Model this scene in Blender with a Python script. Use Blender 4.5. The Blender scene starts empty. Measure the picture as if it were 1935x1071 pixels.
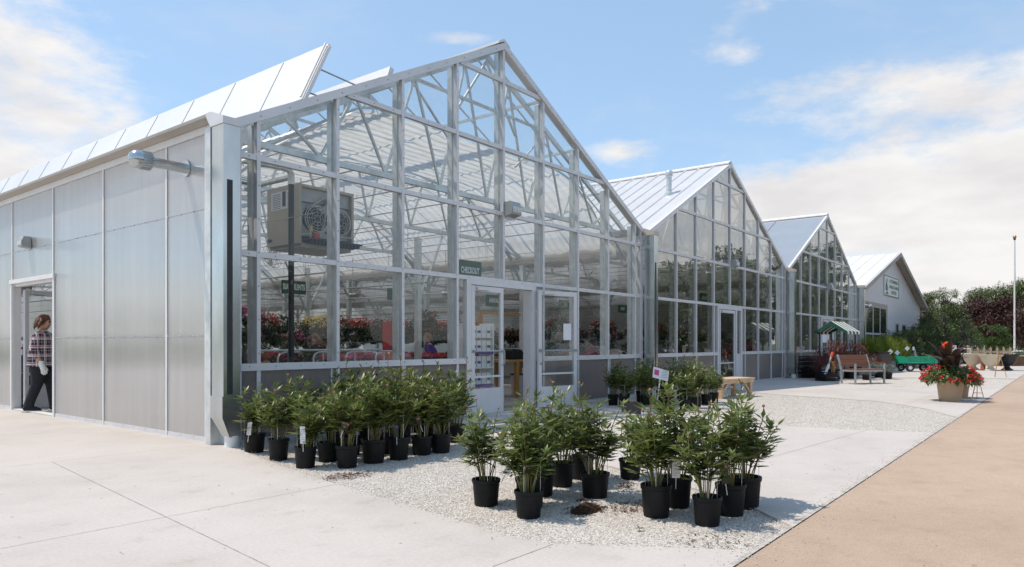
import bpy, math, random
import numpy as np
from mathutils import Vector, Matrix, Euler
random.seed(7)
RNG = np.random.default_rng(11)
S = bpy.context.scene
C = S.collection
R = math.radians

# ------------------------------------------------------------------ camera, sky, sun, exposure
cd = bpy.data.cameras.new('camera')
cam = bpy.data.objects.new('camera', cd); C.objects.link(cam)
cam.location = (-4.7062, -7.9985, 1.2142)
cam.rotation_euler = (R(90), 0, -0.9029)
cd.sensor_width = 36.0; cd.lens = 24.907; cd.shift_y = 0.0585
cd.clip_start = 0.05; cd.clip_end = 2000
S.camera = cam

SUN_EL = R(64)
TO_SUN = Vector((-0.619*math.cos(SUN_EL), 0.785*math.cos(SUN_EL), math.sin(SUN_EL)))
sl = bpy.data.lights.new('sun', 'SUN'); sl.energy = 3.8; sl.angle = R(0.55); sl.color = (1.0, 0.90, 0.785)
so = bpy.data.objects.new('sun', sl); C.objects.link(so)
so.rotation_euler = TO_SUN.to_track_quat('Z', 'Y').to_euler()

S.view_settings.view_transform = 'Standard'; S.view_settings.look = 'None'
S.view_settings.exposure = 0.12; S.view_settings.gamma = 1.0
S.cycles.max_bounces = 10; S.cycles.diffuse_bounces = 4; S.cycles.glossy_bounces = 4
S.cycles.transmission_bounces = 8; S.cycles.transparent_max_bounces = 40
S.cycles.caustics_reflective = False; S.cycles.caustics_refractive = False
S.cycles.sample_clamp_indirect = 6.0
S.cycles.use_denoising = True
try:
    S.cycles.denoiser = 'OPENIMAGEDENOISE'; S.cycles.denoising_input_passes = 'RGB_ALBEDO_NORMAL'
except Exception:
    pass

W = bpy.data.worlds.new('World'); S.world = W; W.use_nodes = True
def build_world():
    nt = W.node_tree; N = nt.nodes; L = nt.links; N.clear()
    out = N.new('ShaderNodeOutputWorld'); bg = N.new('ShaderNodeBackground'); bg2 = N.new('ShaderNodeBackground')
    sky = N.new('ShaderNodeTexSky'); sky.sky_type = 'NISHITA'; sky.sun_disc = False
    sky.sun_elevation = SUN_EL; sky.sun_rotation = R(-38.3); sky.air_density = 1.0; sky.dust_density = 0.5; sky.ozone_density = 1.3
    L.new(sky.outputs[0], bg.inputs[0]); bg.inputs[1].default_value = 0.15
    tc = N.new('ShaderNodeTexCoord'); sep = N.new('ShaderNodeSeparateXYZ'); L.new(tc.outputs['Generated'], sep.inputs[0])
    def m(op, a, b=None, c=None):
        n = N.new('ShaderNodeMath'); n.operation = op
        for i, v in enumerate((a, b, c)):
            if v is None: continue
            if isinstance(v, (int, float)): n.inputs[i].default_value = v
            else: L.new(v, n.inputs[i])
        return n.outputs[0]
    def mr(v, a, b, c=0.0, d=1.0, st='SMOOTHSTEP'):
        n = N.new('ShaderNodeMapRange'); n.interpolation_type = st
        L.new(v, n.inputs[0])
        for i, q in enumerate((a, b, c, d)): n.inputs[i+1].default_value = q
        return n.outputs[0]
    # cloud deck: direction projected on a plane high above the place
    zz = m('MAXIMUM', m('ADD', sep.outputs[2], 0.12), 0.05)
    cx = m('DIVIDE', sep.outputs[0], zz); cy = m('DIVIDE', sep.outputs[1], zz)
    comb = N.new('ShaderNodeCombineXYZ'); L.new(cx, comb.inputs[0]); L.new(cy, comb.inputs[1])
    def noise(vec, sc, det, rough, off=(0, 0, 0), scl=(1, 1, 1), dist=0.0):
        mp = N.new('ShaderNodeMapping'); mp.inputs['Location'].default_value = off; mp.inputs['Scale'].default_value = scl
        L.new(vec, mp.inputs[0]); n = N.new('ShaderNodeTexNoise'); n.inputs['Scale'].default_value = sc
        n.inputs['Detail'].default_value = det; n.inputs['Roughness'].default_value = rough; n.inputs['Distortion'].default_value = dist
        L.new(mp.outputs[0], n.inputs[0]); return n.outputs[0]
    n1 = noise(comb.outputs[0], 1.15, 9, 0.62, (3.1, 1.7, 0), dist=0.3)
    n2 = noise(tc.outputs['Generated'], 7.0, 8, 0.6, (0.4, 2.2, 5.1), (1, 1, 2.6))
    n3 = noise(tc.outputs['Generated'], 16.0, 6, 0.65, (1.4, 0.2, 2.1), (1, 1, 2.2))
    # where cloud gathers: banks given as directions with a width and height
    def spot(az, el, wa, we, amp):
        # az: degrees right of the camera's heading, el: degrees above the horizon
        h = math.radians(38.27 - az)
        d = (math.cos(h), math.sin(h))
        right = m('ADD', m('MULTIPLY', sep.outputs[0], d[1]), m('MULTIPLY', sep.outputs[1], -d[0]))
        fwd = m('ADD', m('MULTIPLY', sep.outputs[0], d[0]), m('MULTIPLY', sep.outputs[1], d[1]))
        a = m('DIVIDE', m('ARCTAN2', right, fwd), math.radians(wa))
        e = m('DIVIDE', m('SUBTRACT', m('ARCSINE', sep.outputs[2]), math.radians(el)), math.radians(we))
        r2 = m('ADD', m('MULTIPLY', a, a), m('MULTIPLY', e, e))
        return m('MULTIPLY', m('EXPONENT', m('MULTIPLY', r2, -1.0)), amp)
    cov = None
    for sp in ((-40, 19, 10, 6.5, .52), (-38, 12, 17, 3.5, .25), (-33, 9, 12, 5, .2), (33, 4, 24, 7.5, .62), (37, 13, 12, 5, .42), (20, 10, 12, 3.0, .38),
               (9, 15.0, 4.2, 1.0, .36), (-4.5, 23.2, 2.4, .7, .30), (18.3, 21.3, 2.6, .8, .30), (21, 24.5, 4.0, 1.0, .34), (24, 18.5, 7, 1.2, .22), (28, 17, 8, 2.0, .22),
               (-78, 15, 26, 9, .62), (100, 12, 45, 14, .35), (175, 20, 50, 20, .3), (62, 9, 14, 8, .3), (-16, 3, 30, 4, .25)):
        v = spot(*sp); cov = v if cov is None else m('ADD', cov, v)
    body = m('ADD', m('MULTIPLY', m('SUBTRACT', n2, 0.5), 1.0), m('MULTIPLY', m('SUBTRACT', n3, 0.5), 0.40))
    thin = m('MULTIPLY', mr(n1, 0.5, 0.78), 0.30)
    dens = mr(m('ADD', cov, body), 0.14, 0.60)
    dens = m('MAXIMUM', dens, thin)
    haze = mr(sep.outputs[2], 0.0, 0.17, 0.72, 0.0)
    dens = m('MINIMUM', m('MAXIMUM', dens, haze), 0.98)
    # cloud colour: bright tops, grey undersides where the cloud is deep
    sh = noise(tc.outputs['Generated'], 6.5, 5, 0.5, (7.4, 3.2, 1.1), (1, 1, 3.4))
    ramp = N.new('ShaderNodeValToRGB'); L.new(m('ADD', m('MULTIPLY', sh, 0.82), m('MULTIPLY', n3, 0.18)), ramp.inputs[0])
    ramp.color_ramp.elements[0].position = 0.36; ramp.color_ramp.elements[0].color = (0.77, 0.75, 0.755, 1)
    ramp.color_ramp.elements[1].position = 0.60; ramp.color_ramp.elements[1].color = (0.93, 0.905, 0.885, 1)
    L.new(ramp.outputs[0], bg2.inputs[0]); bg2.inputs[1].default_value = 0.95
    veil = N.new('ShaderNodeBackground'); veil.inputs[0].default_value = (0.56, 0.84, 1.14, 1); veil.inputs[1].default_value = 1.0   # thin high haze
    mv = N.new('ShaderNodeMixShader'); mv.inputs[0].default_value = 0.36; L.new(bg.outputs[0], mv.inputs[1]); L.new(veil.outputs[0], mv.inputs[2])
    mix = N.new('ShaderNodeMixShader'); L.new(dens, mix.inputs[0]); L.new(mv.outputs[0], mix.inputs[1]); L.new(bg2.outputs[0], mix.inputs[2])
    L.new(mix.outputs[0], out.inputs[0])
build_world()

# ------------------------------------------------------------------ materials
def nodes(name):
    m = bpy.data.materials.new(name); m.use_nodes = True
    nt = m.node_tree; b = nt.nodes.get('Principled BSDF'); return m, nt, nt.nodes, nt.links, b
def coords(N, L, kind='Object', scale=(1, 1, 1)):
    tc = N.new('ShaderNodeTexCoord'); mp = N.new('ShaderNodeMapping'); mp.inputs['Scale'].default_value = scale
    L.new(tc.outputs[kind], mp.inputs[0]); return mp.outputs[0]
def tex(N, L, v, scale, detail=4, rough=.55, kind='noise'):
    if kind == 'noise':
        n = N.new('ShaderNodeTexNoise'); n.inputs['Detail'].default_value = detail; n.inputs['Roughness'].default_value = rough
    else:
        n = N.new('ShaderNodeTexVoronoi')
    n.inputs['Scale'].default_value = scale; L.new(v, n.inputs['Vector']); return n
def ramp(N, L, v, stops):
    r = N.new('ShaderNodeValToRGB'); L.new(v, r.inputs[0]); e = r.color_ramp.elements
    while len(e) < len(stops): e.new(.5)
    for el, (p, c) in zip(e, stops): el.position = p; el.color = (*c, 1) if len(c) == 3 else c
    return r.outputs[0]
def bump(N, L, b, h, strength=.3, dist=.01):
    n = N.new('ShaderNodeBump'); n.inputs['Strength'].default_value = strength; n.inputs['Distance'].default_value = dist
    L.new(h, n.inputs['Height']); L.new(n.outputs[0], b.inputs['Normal'])
def plain(name, col, rough=.5, metal=0.0, var=.12, scale=6.0, bmp=0.0, spec=.5, kind='Object', stretch=(1, 1, 1)):
    m, nt, N, L, b = nodes(name)
    v = coords(N, L, kind, stretch); n = tex(N, L, v, scale, 5)
    lo = tuple(c*(1-var) for c in col); hi = tuple(min(1, c*(1+var)) for c in col)
    L.new(ramp(N, L, n.outputs[0], [(.3, lo), (.7, hi)]), b.inputs['Base Color'])
    b.inputs['Roughness'].default_value = rough; b.inputs['Metallic'].default_value = metal; b.inputs['Specular IOR Level'].default_value = spec
    if bmp: bump(N, L, b, n.outputs[0], bmp)
    return m
M = {}
M['alu'] = plain('aluminium', (.66, .66, .67), .42, .2, .05, 3)
M['alu_white'] = plain('white_aluminium', (.74, .73, .71), .45, .1, .05, 3)
M['alu_tan'] = plain('gutter_aluminium', (.50, .46, .41), .5, .15, .06, 2)
M['galv'] = plain('galvanised_steel', (.62, .65, .65), .36, .45, .14, 9)
M['galv_bright'] = plain('bright_galvanised_sheet', (.53, .57, .58), .20, .88, .16, 2.2, 0, .5, 'Object', (1, 1, .35))
M['galv_dull'] = plain('dull_steel', (.40, .41, .41), .45, .4, .12, 6)
M['dark_metal'] = plain('dark_metal', (.03, .032, .035), .45, .2, .2, 9)
M['black_rubber'] = plain('black_rubber', (.018, .018, .02), .6, 0, .3, 20)
M['black_plastic'] = plain('black_plastic', (.009, .009, .0095), .55, 0, .4, 14, .15, .25)
M['white_plastic'] = plain('white_plastic', (.78, .78, .77), .4, 0, .04, 5)
M['paper'] = plain('white_paper', (.80, .80, .82), .7, 0, .03, 8)
M['beige'] = plain('beige_enamel', (.47, .42, .34), .45, .05, .05, 3)
M['green_sign'] = plain('green_sign', (.012, .085, .048), .45, 0, .1, 5)
M['green_ink'] = plain('green_ink', (.05, .17, .11), .5, 0, .1, 5)
M['sign_white'] = plain('sign_lettering', (.72, .72, .68), .5, 0, .03, 5)
M['wood_pale'] = plain('pale_timber', (.56, .40, .26), .6, 0, .28, 3, .2, .3, 'Object', (1, 1, 9))
M['wood_honey'] = plain('honey_timber', (.45, .22, .06), .5, 0, .25, 3, .2, .4, 'Object', (6, 6, 1))
M['wood_teak'] = plain('teak', (.21, .075, .033), .5, 0, .3, 4, .2, .4, 'Object', (3, 3, 14))
M['wood_dark'] = plain('dark_timber', (.16, .085, .045), .6, 0, .3, 4, .2)
M['wood_fence'] = plain('fence_timber', (.42, .29, .18), .7, 0, .2, 4, .2)
M['soil'] = plain('bark_soil', (.045, .022, .013), .95, 0, .6, 60, .8, .2)
M['bark'] = plain('bark_mulch', (.095, .04, .02), .9, 0, .7, 55, .8, .2)
M['red'] = plain('red_paint', (.42, .02, .015), .5, 0, .1, 4)
M['purple'] = plain('purple_print', (.11, .06, .28), .5, 0, .15, 8)
M['pink'] = plain('pink_print', (.62, .16, .28), .5, 0, .2, 12)
M['blue_cloth'] = plain('blue_cloth', (.05, .12, .28), .85, 0, .2, 10)
M['purple_cloth'] = plain('purple_cloth', (.09, .035, .25), .85, 0, .2, 10)
M['pink_cloth'] = plain('pink_cloth', (.45, .10, .14), .85, 0, .3, 30)
M['dark_cloth'] = plain('dark_cloth', (.012, .013, .018), .85, 0, .3, 12, .3)
M['skin'] = plain('skin', (.50, .27, .18), .5, 0, .06, 10)
M['hair_auburn'] = plain('auburn_hair', (.13, .05, .020), .45, 0, .5, 30, .5, .5, 'Object', (6, 6, 1))
M['hair_blond'] = plain('sandy_hair', (.26, .14, .06), .5, 0, .3, 30, .5)
M['hair_dark'] = plain('dark_hair', (.03, .017, .011), .5, 0, .3, 30, .5)
M['terracotta_pot'] = plain('tan_planter', (.47, .33, .215), .5, 0, .05, 3)
M['terracotta'] = plain('terracotta', (.33, .10, .045), .7, 0, .2, 5)
M['stone_cream'] = plain('cream_cast_stone', (.60, .54, .42), .7, 0, .08, 4)
M['bronze'] = plain('bronze_glaze', (.085, .05, .032), .35, .15, .4, 5)
M['crate_green'] = plain('green_wagon_plastic', (.015, .37, .20), .4, 0, .06, 4)
M['trim_tan'] = plain('tan_trim', (.40, .36, .32), .6, 0, .05, 3)
M['soffit'] = plain('soffit_board', (.33, .29, .255), .7, 0, .08, 3)
M['rail'] = plain('galvanised_pipe', (.50, .50, .48), .35, .6, .1, 8)
M['awn_green'] = plain('awning_green', (.012, .085, .055), .8, 0, .1, 5)
M['awn_white'] = plain('awning_white', (.72, .69, .62), .8, 0, .06, 5)
M['brass'] = plain('brass_ball', (.60, .42, .12), .25, .8, .05, 5)
M['glass_black'] = plain('dark_glazing', (.018, .02, .02), .04, 0, .2, 2, 0, .9)
M['roof_barn'] = plain('white_steel_roof', (.76, .77, .78), .35, .05, .04, 2)
M['car_white'] = plain('white_car_paint', (.72, .72, .72), .15, 0, .03, 2)
M['car_dark'] = plain('dark_car_paint', (.04, .045, .05), .15, .2, .05, 2)
M['car_silver'] = plain('silver_car_paint', (.45, .46, .47), .2, .5, .04, 2)

def ribbed(name, col, axis, freq, rough=.4, strength=.5, metal=0.0):
    m, nt, N, L, b = nodes(name)
    v = coords(N, L, 'Object'); sp = N.new('ShaderNodeSeparateXYZ'); L.new(v, sp.inputs[0])
    mu = N.new('ShaderNodeMath'); mu.operation = 'MULTIPLY'; L.new(sp.outputs[axis], mu.inputs[0]); mu.inputs[1].default_value = freq*2*math.pi
    si = N.new('ShaderNodeMath'); si.operation = 'SINE'; L.new(mu.outputs[0], si.inputs[0])
    n = tex(N, L, v, 2.0, 4)
    L.new(ramp(N, L, n.outputs[0], [(.3, tuple(c*.95 for c in col)), (.7, tuple(min(1, c*1.04) for c in col))]), b.inputs['Base Color'])
    b.inputs['Roughness'].default_value = rough; b.inputs['Metallic'].default_value = metal
    bump(N, L, b, si.outputs[0], strength, .012)
    return m
M['barn_wall'] = ribbed('white_steel_siding', (.68, .68, .69), 0, 3.6)

def schlick(N, L, f0):
    lw = N.new('ShaderNodeLayerWeight'); lw.inputs[0].default_value = .5
    p = N.new('ShaderNodeMath'); p.operation = 'POWER'; L.new(lw.outputs['Facing'], p.inputs[0]); p.inputs[1].default_value = 5.0
    q = N.new('ShaderNodeMath'); q.operation = 'MULTIPLY_ADD'; L.new(p.outputs[0], q.inputs[0]); q.inputs[1].default_value = 1-f0; q.inputs[2].default_value = f0
    return q.outputs[0]
def glass(name, tint=(.93, .95, .94), ior=.05, rough=0.0, dirt=.014):
    m, nt, N, L, b = nodes(name); N.remove(b); out = N['Material Output']
    tr = N.new('ShaderNodeBsdfTransparent'); tr.inputs[0].default_value = (*tint, 1)
    gl = N.new('ShaderNodeBsdfGlossy'); gl.inputs['Roughness'].default_value = rough; gl.inputs[0].default_value = (.95, .97, .97, 1)
    v = coords(N, L, 'Object'); n = tex(N, L, v, 1.1, 2)
    bp = N.new('ShaderNodeBump'); bp.inputs['Strength'].default_value = .05; bp.inputs['Distance'].default_value = .05
    L.new(n.outputs[0], bp.inputs['Height']); L.new(bp.outputs[0], gl.inputs['Normal'])
    mx = N.new('ShaderNodeMixShader'); L.new(schlick(N, L, ior), mx.inputs[0]); L.new(tr.outputs[0], mx.inputs[1]); L.new(gl.outputs[0], mx.inputs[2])
    df = N.new('ShaderNodeBsdfDiffuse'); df.inputs[0].default_value = (.55, .55, .53, 1)
    n2 = tex(N, L, v, 5.0, 6, .7)
    mm = N.new('ShaderNodeMapRange'); L.new(n2.outputs[0], mm.inputs[0]); mm.inputs[1].default_value = .35; mm.inputs[2].default_value = .8
    mm.inputs[3].default_value = dirt*.3; mm.inputs[4].default_value = dirt*2
    m2 = N.new('ShaderNodeMixShader'); L.new(mm.outputs[0], m2.inputs[0]); L.new(mx.outputs[0], m2.inputs[1]); L.new(df.outputs[0], m2.inputs[2])
    L.new(m2.outputs[0], out.inputs[0]); return m
M['glass'] = glass('window_glass')
M['glass_strong'] = glass('reflective_window_glass', (.66, .67, .65), .30, 0, .010)
M['roof_clear'] = glass('clear_roof_glazing', (.92, .94, .95), .06, .02, .03)
M['glass_shade'] = glass('shade_tinted_glass', (.35, .37, .36), .10, 0, .02)  # shade of the dark doorway put into the glass tint

def sheet(name, col, trans, clear, rough=.25, spec_ior=.04, flute=None, blur=None, streak=None):
    # twin-wall plastic: some light scatters forward and back, some passes straight through
    m, nt, N, L, b = nodes(name); N.remove(b); out = N['Material Output']
    v = coords(N, L, 'Object'); n = tex(N, L, v, .9, 4)
    colr = ramp(N, L, n.outputs[0], [(.3, tuple(c*.9 for c in col)), (.7, col)])
    if streak:
        sv = coords(N, L, 'Object', streak); sn = tex(N, L, sv, 1.0, 6, .65)
        mxs = N.new('ShaderNodeMix'); mxs.data_type = 'RGBA'; mxs.blend_type = 'MULTIPLY'; mxs.inputs[0].default_value = 1; L.new(colr, mxs.inputs[6])
        L.new(ramp(N, L, sn.outputs[0], [(.25, (.82, .82, .83)), (.5, (.95, .95, .95)), (.75, (1.05, 1.05, 1.04))]), mxs.inputs[7]); colr = mxs.outputs[2]
    nor = None
    if flute is not None:
        sp = N.new('ShaderNodeSeparateXYZ'); L.new(v, sp.inputs[0])
        mu = N.new('ShaderNodeMath'); mu.operation = 'MULTIPLY'; L.new(sp.outputs[flute[0]], mu.inputs[0]); mu.inputs[1].default_value = flute[1]*2*math.pi
        si = N.new('ShaderNodeMath'); si.operation = 'SINE'; L.new(mu.outputs[0], si.inputs[0])
        bp = N.new('ShaderNodeBump'); bp.inputs['Strength'].default_value = flute[2]; bp.inputs['Distance'].default_value = .004
        L.new(si.outputs[0], bp.inputs['Height']); nor = bp.outputs[0]
    d = N.new('ShaderNodeBsdfDiffuse'); t = N.new('ShaderNodeBsdfTranslucent'); L.new(colr, d.inputs[0]); L.new(colr, t.inputs[0])
    m1 = N.new('ShaderNodeMixShader'); m1.inputs[0].default_value = trans; L.new(d.outputs[0], m1.inputs[1]); L.new(t.outputs[0], m1.inputs[2])
    if blur:
        c = N.new('ShaderNodeBsdfRefraction'); c.inputs['Roughness'].default_value = blur; c.inputs['IOR'].default_value = 1.03; c.inputs[0].default_value = (.8, .8, .79, 1)
    else:
        c = N.new('ShaderNodeBsdfTransparent'); c.inputs[0].default_value = (.95, .95, .95, 1)
    m2 = N.new('ShaderNodeMixShader'); m2.inputs[0].default_value = clear; L.new(m1.outputs[0], m2.inputs[1]); L.new(c.outputs[0], m2.inputs[2])
    g = N.new('ShaderNodeBsdfGlossy'); g.inputs['Roughness'].default_value = rough
    if nor is not None:
        L.new(nor, g.inputs['Normal']); L.new(nor, d.inputs['Normal'])
    m3 = N.new('ShaderNodeMixShader'); L.new(schlick(N, L, spec_ior), m3.inputs[0]); L.new(m2.outputs[0], m3.inputs[1]); L.new(g.outputs[0], m3.inputs[2])
    L.new(m3.outputs[0], out.inputs[0]); return m
M['poly_wall'] = sheet('twin_wall_side_panel', (.90, .885, .87), .45, .32, .06, .38, (1, 34, .22), .20, (1, 5, .30))
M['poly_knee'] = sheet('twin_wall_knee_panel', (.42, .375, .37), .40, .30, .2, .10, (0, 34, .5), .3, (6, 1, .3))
M['poly_back'] = sheet('white_end_wall_sheet', (.88, .88, .87), .65, .10, .4, .03)
M['curtain'] = sheet('shade_cloth', (.90, .87, .83), .60, .16, .6, .02)
M['roof_white'] = sheet('ribbed_white_roof_sheet', (.92, .92, .92), .30, .05, .3, .03)
M['roof_blue'] = sheet('smooth_roof_glazing', (.66, .68, .71), .40, .12, .03, .33)
M['vent'] = sheet('white_vent_sheet', (.92, .92, .92), .08, .02, .3, .02)

def concrete():
    m, nt, N, L, b = nodes('pale_concrete')
    v = coords(N, L); a = tex(N, L, v, .55, 6, .6); c = tex(N, L, v, 38, 4, .7); d = tex(N, L, v, 3.1, 5, .65)
    base = ramp(N, L, a.outputs[0], [(.28, (.46, .422, .388)), (.5, (.53, .488, .45)), (.75, (.565, .523, .484))])
    mx = N.new('ShaderNodeMix'); mx.data_type = 'RGBA'; mx.blend_type = 'MULTIPLY'; mx.inputs[0].default_value = 1
    L.new(base, mx.inputs[6]); L.new(ramp(N, L, c.outputs[0], [(.35, (.90, .90, .90)), (.62, (1, 1, 1))]), mx.inputs[7])
    m2 = N.new('ShaderNodeMix'); m2.data_type = 'RGBA'; m2.blend_type = 'MULTIPLY'; m2.inputs[0].default_value = 1
    L.new(mx.outputs[2], m2.inputs[6]); L.new(ramp(N, L, d.outputs[0], [(.28, (.88, .86, .83)), (.42, (.98, .98, .98)), (.6, (1, 1, 1))]), m2.inputs[7])
    st = tex(N, L, coords(N, L, 'Object', (1, 1.6, 1)), .9, 7, .72)
    m5 = N.new('ShaderNodeMix'); m5.data_type = 'RGBA'; m5.blend_type = 'MULTIPLY'; m5.inputs[0].default_value = 1; L.new(m2.outputs[2], m5.inputs[6])
    L.new(ramp(N, L, st.outputs[0], [(.26, (.90, .88, .85)), (.36, (.97, .965, .955)), (.46, (1, 1, 1)), (.7, (1.02, 1.02, 1.02))]), m5.inputs[7]); m2 = m5
    # broom finish and small dark specks
    sv = coords(N, L, 'Object', (3, 90, 1)); br = tex(N, L, sv, 2.0, 3)
    vo = tex(N, L, v, 2.3, kind='v'); 
    m3 = N.new('ShaderNodeMix'); m3.data_type = 'RGBA'; m3.blend_type = 'MULTIPLY'; m3.inputs[0].default_value = 1
    L.new(m2.outputs[2], m3.inputs[6]); L.new(ramp(N, L, vo.outputs['Distance'], [(.012, (.45, .42, .38)), (.03, (1, 1, 1))]), m3.inputs[7])
    L.new(m3.outputs[2], b.inputs['Base Color']); b.inputs['Roughness'].default_value = .85; b.inputs['Specular IOR Level'].default_value = .3
    bump(N, L, b, br.outputs[0], .25, .004); return m
M['concrete'] = concrete()
def gravel():
    m, nt, N, L, b = nodes('white_limestone_gravel')
    v = coords(N, L); vo = tex(N, L, v, 62, kind='v'); vo.inputs['Randomness'].default_value = 1
    ng = tex(N, L, v, 3.2, 5, .65); fine = tex(N, L, v, 160, 2)
    base = ramp(N, L, vo.outputs['Color'], [(.05, (.32, .285, .245)), (.2, (.52, .48, .425)), (.5, (.655, .61, .555)), (.95, (.77, .735, .68))])
    gap = ramp(N, L, vo.outputs['Distance'], [(.40, (1, 1, 1)), (.85, (.62, .61, .60))])  # darker between stones: crevice shade put into the colour
    mx = N.new('ShaderNodeMix'); mx.data_type = 'RGBA'; mx.blend_type = 'MULTIPLY'; mx.inputs[0].default_value = 1; L.new(base, mx.inputs[6]); L.new(gap, mx.inputs[7])
    m2 = N.new('ShaderNodeMix'); m2.data_type = 'RGBA'; m2.blend_type = 'MULTIPLY'; m2.inputs[0].default_value = 1; L.new(mx.outputs[2], m2.inputs[6])
    L.new(ramp(N, L, ng.outputs[0], [(.3, (.84, .82, .80)), (.55, (1, 1, 1))]), m2.inputs[7])
    L.new(m2.outputs[2], b.inputs['Base Color']); b.inputs['Roughness'].default_value = .9; b.inputs['Specular IOR Level'].default_value = .2
    inv = N.new('ShaderNodeMath'); inv.operation = 'SUBTRACT'; inv.inputs[0].default_value = 1; L.new(vo.outputs['Distance'], inv.inputs[1])
    bump(N, L, b, inv.outputs[0], .9, .012); return m
M['gravel'] = gravel()
def stones():
    m, nt, N, L, b = nodes('gravel_stones')
    g = N.new('ShaderNodeNewGeometry')
    L.new(ramp(N, L, g.outputs['Random Per Island'], [(0, (.25, .215, .18)), (.10, (.50, .46, .41)), (.6, (.67, .625, .57)), (1, (.80, .765, .71))]), b.inputs['Base Color'])
    b.inputs['Roughness'].default_value = .9; return m
M['stones'] = stones()
def tan_road():
    m, nt, N, L, b = nodes('tan_aggregate_paving')
    v = coords(N, L); a = tex(N, L, v, .35, 6, .6); c = tex(N, L, v, 130, 3, .8); d = tex(N, L, v, 4, 4, .6)
    base = ramp(N, L, a.outputs[0], [(.3, (.40, .295, .215)), (.55, (.46, .342, .253)), (.75, (.50, .375, .28))])
    mx = N.new('ShaderNodeMix'); mx.data_type = 'RGBA'; mx.blend_type = 'MULTIPLY'; mx.inputs[0].default_value = 1; L.new(base, mx.inputs[6])
    L.new(ramp(N, L, c.outputs[0], [(.33, (.72, .70, .68)), (.5, (.98, .98, .98)), (.7, (1.1, 1.1, 1.1))]), mx.inputs[7])
    m2 = N.new('ShaderNodeMix'); m2.data_type = 'RGBA'; m2.blend_type = 'MULTIPLY'; m2.inputs[0].default_value = 1; L.new(mx.outputs[2], m2.inputs[6])
    L.new(ramp(N, L, d.outputs[0], [(.26, (.84, .83, .82)), (.42, (.96, .96, .96)), (.6, (1, 1, 1))]), m2.inputs[7])
    L.new(m2.outputs[2], b.inputs['Base Color']); b.inputs['Roughness'].default_value = .85; bump(N, L, b, c.outputs[0], .5, .005); return m
M['tan_road'] = tan_road()
M['asphalt'] = plain('asphalt', (.055, .055, .056), .9, 0, .25, 8)
M['grass_ground'] = plain('far_ground', (.10, .11, .05), .95, 0, .4, .6)
M['floor'] = plain('greenhouse_floor', (.24, .23, .22), .8, 0, .15, 2)
M['joint'] = plain('joint_dirt', (.42, .39, .355), .95, 0, .35, 14)

def leaf(name, c0, c1, c2, trans=.35, rough=.38, spec=.5):
    m, nt, N, L, b = nodes(name); out = N['Material Output']
    g = N.new('ShaderNodeNewGeometry')
    col = ramp(N, L, g.outputs['Random Per Island'], [(0, c0), (.5, c1), (1, c2)])
    L.new(col, b.inputs['Base Color']); b.inputs['Roughness'].default_value = rough; b.inputs['Specular IOR Level'].default_value = spec
    t = N.new('ShaderNodeBsdfTranslucent'); L.new(col, t.inputs[0])
    mx = N.new('ShaderNodeMixShader'); mx.inputs[0].default_value = trans; L.new(b.outputs[0], mx.inputs[1]); L.new(t.outputs[0], mx.inputs[2]); L.new(mx.outputs[0], out.inputs[0])
    return m
M['peony_leaf'] = leaf('peony_leaf', (.080, .118, .026), (.125, .170, .038), (.22, .245, .080), .34, .36, .5)
M['peony_stem'] = leaf('peony_stem', (.12, .17, .04), (.17, .19, .06), (.17, .085, .045), 0)
M['bud'] = leaf('peony_bud', (.26, .07, .055), (.36, .13, .10), (.32, .22, .08), .1)
M['canna_leaf'] = leaf('canna_leaf', (.030, .020, .018), (.055, .030, .026), (.055, .045, .018), .25, .4)
M['begonia_leaf'] = leaf('begonia_leaf', (.045, .085, .02), (.085, .14, .035), (.17, .22, .08), .3)
M['red_flower'] = leaf('red_flower', (.42, .008, .008), (.60, .025, .02), (.75, .09, .06), .25, .5)
M['orange_flower'] = leaf('orange_flower', (.80, .07, .01), (.85, .13, .02), (.8, .04, .02), .25, .5)
M['pink_flower'] = leaf('pink_flower', (.60, .04, .20), (.72, .09, .30), (.80, .22, .42), .25, .5)
M['yellow_flower'] = leaf('yellow_flower', (.75, .45, .02), (.80, .55, .04), (.85, .65, .10), .25, .5)
M['white_flower'] = leaf('white_flower', (.70, .68, .66), (.80, .78, .74), (.75, .66, .66), .25, .5)
M['magenta_flower'] = leaf('magenta_flower', (.30, .015, .06), (.40, .03, .10), (.5, .06, .16), .25, .5)
M['basket_leaf'] = leaf('basket_leaf', (.02, .035, .012), (.035, .055, .016), (.055, .085, .03), .25)
M['mop_leaf'] = leaf('thread_cypress', (.10, .15, .012), (.16, .21, .018), (.24, .28, .04), .25, .5)
M['hedge_leaf'] = leaf('hedge_leaf', (.04, .07, .016), (.07, .12, .026), (.12, .17, .045), .25, .45)
M['pine_leaf'] = leaf('pine_needles', (.06, .09, .025), (.10, .14, .036), (.16, .20, .06), .15, .55)
M['plum_leaf'] = leaf('purple_plum_leaf', (.040, .018, .014), (.070, .030, .023), (.115, .052, .040), .2, .5)
M['maple_leaf'] = leaf('red_maple_leaf', (.075, .017, .016), (.12, .03, .026), (.17, .05, .042), .2, .5)
M['green_leaf'] = leaf('bright_leaf', (.05, .09, .02), (.08, .135, .03), (.12, .18, .045), .3, .45)
M['spruce_leaf'] = leaf('blue_spruce_needles', (.12, .16, .14), (.19, .235, .205), (.28, .32, .285), .1, .6)
M['grey_spruce_leaf'] = leaf('grey_green_needles', (.07, .085, .055), (.10, .12, .08), (.14, .155, .105), .1, .6)
M['trunk'] = plain('tree_bark', (.09, .065, .045), .9, 0, .4, 12, .6)

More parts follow.
